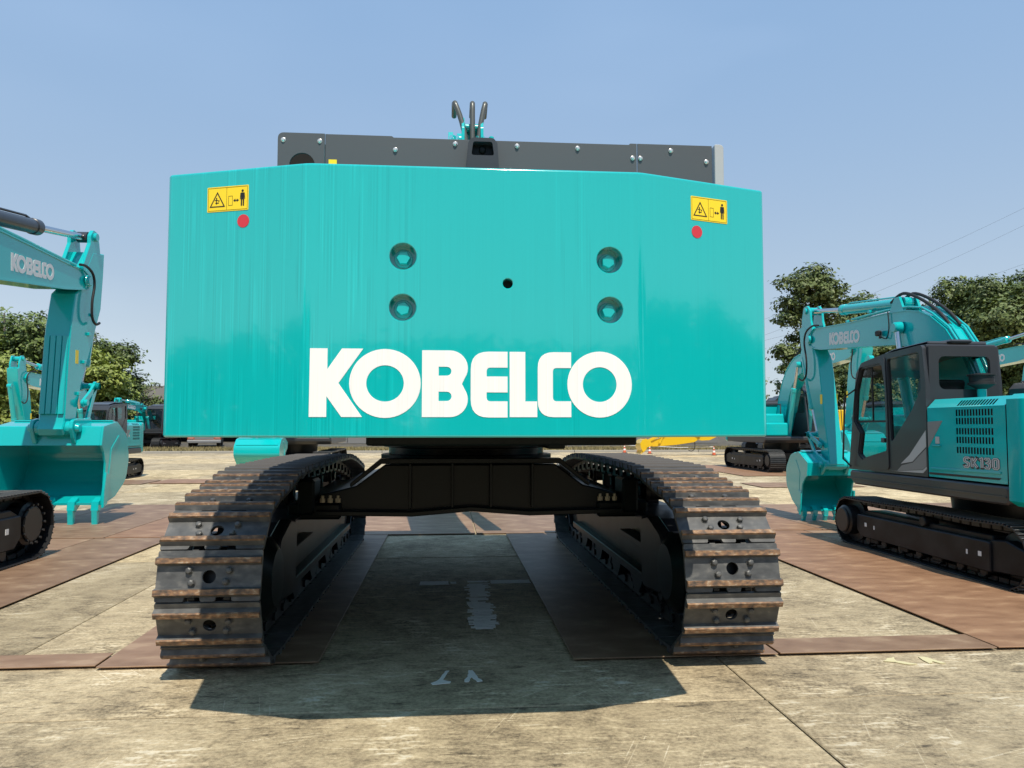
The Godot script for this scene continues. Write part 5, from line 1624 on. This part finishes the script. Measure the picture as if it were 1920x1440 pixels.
	tree("broadleaf_tree", "lower tree seen under the small excavator's boom", Vector3(36.0, 0, -60), 8.6, lobes_round(16, 4.8, 3.8, 4.0, 22), M.leaf_dark, 16, dk, Color(0.19, 0.24, 0.07), gR)
	tree("broadleaf_tree", "low tree filling the gap behind the small excavator's cab", Vector3(44.5, 0, -63), 9.4, lobes_round(17, 5.0, 5.0, 4.6, 24), M.leaf_dark, 17, dk, Color(0.19, 0.24, 0.07), gR)
	tree("broadleaf_tree", "low bushy tree behind the far right excavator", Vector3(31.0, 0, -62), 5.8, lobes_round(18, 3.2, 2.6, 2.4, 12), M.leaf_dark, 18, dk, md, gR)
	# the wood across the road behind the photographer, mirrored in the glossy paint
	var r := RandomNumberGenerator.new()
	r.seed = 77
	var wood: Array = []
	for i in 52:
		var x := -140.0 + i * 5.4
		var hh := r.randf_range(6.2, 7.4) if absf(x - 4.0) < 16.0 else r.randf_range(9.5, 12.0) + (3.5 if x > 0.0 else 0.0)
		for k in 5:
			wood.append([Vector3(x + r.randfn() * 1.2, hh * (0.08 + 0.2 * k), r.randfn()), Vector3(3.0, hh * 0.14, 2.2)])
	tag(put(self, "woodland", crown_mesh(78, wood, 9, 0.42, dk * 0.7, md * 0.6), M.leaf_dark, Transform3D(Basis(), Vector3(0, 0, 44))), "dark woodland on the far side of the yard", "woodland", "", "stuff")
	# verge, kerb and dry grass
	var b := B.new()
	b.bb(Vector3(-60, -0.05, -54.5), Vector3(60, 0.1, -48.25), 0.02)
	tag(put(self, "verge", b, M.soil), "", "", "", "structure")
	b = B.new()
	b.bb(Vector3(-48, -0.05, -48.24), Vector3(48, -0.02, -48.01))
	var kerb := put(self, "kerb", b, M.joint_filler)
	tag(kerb, "", "", "", "structure")
	for i in 24:
		b = B.new()
		b.bb(Vector3(-48 + i * 4.0, -0.04, -48.22), Vector3(-44.03 + i * 4.0, 0.14, -48.02), 0.015)
		put(kerb, "kerb_stone", b, M.kerb_stone)
	var v := PackedVector3Array()
	var nn := PackedVector3Array()
	for i in 26000:
		var p := Vector3(r.randf_range(-34, 34), 0.1, r.randf_range(-54.3, -48.4))
		var a := r.randf() * TAU
		var u := Vector3(cos(a), 0, sin(a)) * 0.035
		var tip := p + Vector3(r.randfn() * 0.06, r.randf_range(0.08, 0.24), r.randfn() * 0.06)
		v.append(p - u); v.append(tip); v.append(p + u)
	var ar := []
	ar.resize(Mesh.ARRAY_MAX)
	ar[Mesh.ARRAY_VERTEX] = v
	var gm := ArrayMesh.new()
	gm.add_surface_from_arrays(Mesh.PRIMITIVE_TRIANGLES, ar)
	tag(put(self, "dry_grass", gm, M.grass_blade), "dry yellow grass on the verge behind the yard", "grass", "", "stuff")
	# warehouse at the left
	var wh := thing("warehouse", "long grey warehouse with brown roof and dark doorway behind left trees", "building", Vector3(-24, 0, -84))
	b = B.new()
	b.bb(Vector3(-26, 0, -12), Vector3(-7.2, 3.8, 0), 0.02)
	b.bb(Vector3(-7.2, 2.4, -12), Vector3(8, 3.8, 0), 0.02)
	b.bb(Vector3(8, 0, -12), Vector3(26, 3.8, 0), 0.02)
	put(wh, "wall", b, M.dark_cladding)
	b = B.new()
	b.side(pv([-0.6, 3.81, 12.6, 3.81, 6, 6.2]), -27, 27)
	put(wh, "roof", b, M.roof_tile)
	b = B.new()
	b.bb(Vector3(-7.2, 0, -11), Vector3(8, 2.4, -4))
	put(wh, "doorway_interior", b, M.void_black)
	b = B.new()
	b.bb(Vector3(-26.5, 3.72, 0.02), Vector3(26.5, 3.84, 0.2), 0.01)
	put(wh, "gutter", b, M.kerb_stone)
	# boundary wall far behind
	var bw := thing("boundary_wall", "low grey boundary wall running behind the grass verge", "wall", Vector3(4, 0, -74))
	for i in 15:
		b = B.new()
		b.bb(Vector3(-22.4 + i * 3.0, 0, -0.1), Vector3(-19.45 + i * 3.0, 1.5, 0.1), 0.02)
		put(bw, "wall_panel", b, M.grey_wall)
	# overhead cables
	var ends := [[Vector3(24, 8.2, -60), Vector3(52, 16.6, -60), "lowest overhead cable at the right, rising towards the photo's edge"], [Vector3(24, 8.4, -61), Vector3(52, 20.2, -61), "middle overhead cable at the right, rising towards the photo's edge"], [Vector3(24, 9.7, -62), Vector3(52, 21.6, -62), "highest overhead cable at the right, rising towards the photo's edge"]]
	for e in ends:
		b = B.new()
		var pts: Array[Vector3] = []
		for i in 17:
			var t := i / 16.0
			pts.append((e[0] as Vector3).lerp(e[1], t) - Vector3(0, 0.5 * sin(PI * t), 0))
		b.tube(pts, 0.007, 5)
		tag(put(self, "overhead_cable", b, M.cable), e[2], "cable", "overhead cables")
	cones()
	truck()

func cones() -> void:
	var words := ["leftmost", "second from left", "third from left", "rightmost, by the yellow machine"]
	var at := [Vector3(10.9, 0, -46.8), Vector3(11.6, 0, -46.2), Vector3(12.0, 0, -45.0), Vector3(15.0, 0, -42.4)]
	for i in 4:
		var o := thing("traffic_cone", "small orange and white traffic cone, " + words[i], "cone", at[i], 0.0, "cones in front of the yellow machine")
		o.scale = Vector3.ONE * 0.68
		var b := B.new()
		b.bb(Vector3(-0.2, 0.003, -0.2), Vector3(0.2, 0.04, 0.2), 0.01)
		put(o, "base", b, M.rubber)
		for q in [[0.04, 0.25, 0.15, 0.115, "cone_orange"], [0.25, 0.4, 0.115, 0.085, "white_print"], [0.4, 0.55, 0.085, 0.06, "cone_orange"], [0.55, 0.65, 0.06, 0.045, "white_print"], [0.65, 0.75, 0.045, 0.03, "cone_orange"]]:
			b = B.new()
			b.cyl(Vector3(0, q[0], 0), Vector3(0, q[1], 0), q[2], q[3], 16)
			put(o, "sleeve", b, M[q[4]])
	var b := B.new()
	b.tube([at[0] + Vector3(0, 0.48, 0), at[1] + Vector3(0, 0.45, 0), at[2] + Vector3(0, 0.48, 0), Vector3(13.4, 0.4, -43.8), at[3] + Vector3(0, 0.48, 0)] as Array[Vector3], 0.02, 5)
	tag(put(self, "barrier_tape", b, M.white_print), "white barrier tape strung between the traffic cones", "tape")

func truck() -> void:
	var o := thing("flatbed_truck", "orange truck with low chrome bumper parked far left beneath the counterweight's edge", "truck", Vector3(-18.9, 0, -62), 0.25)
	var b := B.new()
	b.side(fillet(pv([1.0, 0.55, 1.0, 1.6, 0.85, 2.7, -1.0, 2.8, -1.0, 0.55]), 0.1), -1.2, 1.2, 0.04)
	b.t = Transform3D(Basis(Vector3.UP, PI), Vector3(0, 0, 0))
	var cabm := put(o, "cab", b, M.orange_paint, Transform3D(Basis(Vector3.UP, PI), Vector3(0, 0, 0)))
	b = B.new()
	b.bb(Vector3(-1.22, 0.35, 1.0), Vector3(1.22, 0.6, 1.12), 0.04)
	b.bb(Vector3(-0.7, 0.65, 1.0), Vector3(0.7, 0.85, 1.05), 0.02)
	put(o, "bumper", b, M.wheel_rim)
	for s in [-1.0, 1.0]:
		b = B.new()
		b.bb(Vector3(s * 0.75, 0.66, 1.0), Vector3(s * 1.15, 0.86, 1.06), 0.03)
		put(o, "headlight", b, M.lamp_glass)
	b = B.new()
	b.oq(Vector3(-1.05, 1.65, 1.02), Vector3(1.05, 1.65, 1.02), Vector3(0.95, 2.55, 0.92), Vector3(-0.95, 2.55, 0.92), Vector3(0, 0, 1))
	put(o, "windscreen", b, M.gloss_black)
	b = B.new()
	b.bb(Vector3(-1.2, 0.85, -9.0), Vector3(1.2, 1.1, -1.05), 0.02)
	b.bb(Vector3(-0.5, 0.5, -9.0), Vector3(0.5, 0.85, -1.0), 0.02)
	put(o, "flatbed", b, M.black_steel)
	b = B.new()
	b.lathe(Vector3(-0.15, 0, 0), Vector3(1, 0, 0), pv([0.3, 0.0, 0.48, 0.02, 0.5, 0.06, 0.5, 0.24, 0.48, 0.28, 0.3, 0.3]), 24)
	var wm := b.done()
	b = B.new()
	b.lathe(Vector3(-0.12, 0, 0), Vector3(1, 0, 0), pv([0.1, 0.0, 0.3, 0.03, 0.3, 0.21, 0.1, 0.24]), 20)
	var rm := b.done()
	for z in [0.1, -4.6, -6.0, -7.4]:
		for s in [-1.0, 1.0]:
			var t := put(o, "wheel", wm, M.tyre, Transform3D(Basis(), Vector3(s * 1.02, 0.5, z)))
			put(t, "rim", rm, M.wheel_rim)

# faint high cloud, the same all round the sky
func thin_cloud() -> ImageTexture:
	var a := noise(91, 0.012, 5).get_seamless_image(256, 512)
	a.resize(1024, 512, Image.INTERPOLATE_CUBIC)
	a.convert(Image.FORMAT_L8)
	var m := bytes(noise(92, 0.006, 3), 1024, 512)
	var d := a.get_data()
	var out := PackedByteArray()
	out.resize(1024 * 512 * 4)
	for i in 1024 * 512:
		out[i * 4] = 255; out[i * 4 + 1] = 255; out[i * 4 + 2] = 255
		out[i * 4 + 3] = clampi((maxi(d[i] - 110, 0) * maxi(m[i] - 90, 0)) / 60, 0, 255)
	return ImageTexture.create_from_image(Image.create_from_data(1024, 512, false, Image.FORMAT_RGBA8, out))

# ---------------------------------------------------------------- the scene
func _ready() -> void:
	rng.seed = 1
	var cam := Camera3D.new()
	cam.name = "camera"
	add_child(cam)
	cam.position = Vector3(0, 1.65, 0)
	cam.rotation_degrees = Vector3(3.14, -4.8, 0)
	cam.fov = 53.13
	cam.near = 0.05
	cam.far = 2000.0
	cam.current = true
	var env := Environment.new()
	var sky := Sky.new()
	var sm := ProceduralSkyMaterial.new()
	sm.sky_top_color = lin(0.262, 0.437, 0.712)
	sm.sky_horizon_color = lin(0.668, 0.753, 0.775)
	sm.sky_curve = 0.15
	sm.ground_bottom_color = lin(0.16, 0.14, 0.11)
	sm.ground_horizon_color = lin(0.5, 0.52, 0.52)
	sm.sun_angle_max = 1.0
	sm.sky_cover = thin_cloud()
	sm.sky_cover_modulate = Color(1, 1, 1, 0.1)
	sky.sky_material = sm
	env.background_mode = Environment.BG_SKY
	env.sky = sky
	env.tonemap_mode = Environment.TONE_MAPPER_LINEAR
	env.tonemap_exposure = 1.0
	env.sdfgi_enabled = true
	env.ssao_enabled = true
	env.ssil_enabled = true
	var we := WorldEnvironment.new()
	we.name = "environment"
	we.environment = env
	add_child(we)
	var sun := DirectionalLight3D.new()
	sun.name = "sun"
	add_child(sun)
	sun.look_at_from_position(Vector3.ZERO, Vector3(-0.14, -1.58, -0.913), Vector3.UP)
	sun.light_energy = 1.5
	sun.light_angular_distance = 0.5
	sun.light_color = Color(1.0, 0.965, 0.9)
	sun.shadow_enabled = true
	materials()
	print("materials ", Time.get_ticks_msec())
	ground()
	print("ground ", Time.get_ticks_msec())
	largest_excavator()
	print("large ", Time.get_ticks_msec())
	# row in front, all facing away
	excavator("small teal excavator with dark cab, model number on its side, at the right", Vector3(6.69, 0, -8.83), 0.0, 1.0, gear_a(), func(p: Vector2) -> Vector2: return Vector2((p.x + 8.83) * 0.978 - 8.83, 1.65 + (p.y - 1.65) * 0.978), 0.95, -0.19, 0.32, 0.86, "left", true)
	excavator("teal excavator at the photo's left edge with a large open bucket", Vector3(-6.48, 0, -6.9), 0.0, 1.3, gear_b(), func(p: Vector2) -> Vector2: return p + Vector2(1.03, 0.0), 1.35, 0.02, 0.5, 1.66, "right", false, null, 1.03)
	# row behind, facing the camera
	var scale_a := func(p: Vector2) -> Vector2: return p * 1.25
	var low_a := func(p: Vector2) -> Vector2: return Vector2(p.x * 1.27, 0.36 + p.y * 0.82)
	var back := excavator("farther teal excavator whose bucket back shows beneath the counterweight", Vector3(-5.2, 0, -27.5), PI, 1.22, gear_a(), low_a, 1.22, -0.05, 0.42, 1.15, "left", false)
	excavator("farther teal excavator with dark cab behind the large open bucket", Vector3(-11.0, 0, -24.7), PI, 0.9, gear_a(), func(p: Vector2) -> Vector2: return p * 0.9, 0.88, -0.05, 0.32, 0.8, "left", false)
	var right := excavator("farther teal excavator between the counterweight and the small bucket", Vector3(12.6, 0, -28.2), PI, 1.22, gear_a(), scale_a, 1.22, -0.05, 0.42, 1.15, "right", false)
	for q in [[Vector3(18.4, 0, -28.2), "farther teal excavator behind the small excavator's cab"], [Vector3(-21.5, 0, -58.0), "farthest teal excavator beside the counterweight's left edge"]]:
		var c: Node3D = (right if q[0].x > 0.0 else back).duplicate()
		c.name = numbered("excavator")
		add_child(c)
		c.position = q[0]
		c.set_meta("label", q[1])
	excavator("yellow excavator far off, its boom seen beneath the counterweight's right corner", Vector3(19.6, 0, -42.5), PI * 0.5, 1.3, gear_c(), func(p: Vector2) -> Vector2: return Vector2(p.x * 1.25, p.y * 1.2), 1.25, 0.0, 0.42, 1.1, "none", false, M.yellow_machine)
	print("machines ", Time.get_ticks_msec())
	background()
	print("background ", Time.get_ticks_msec())
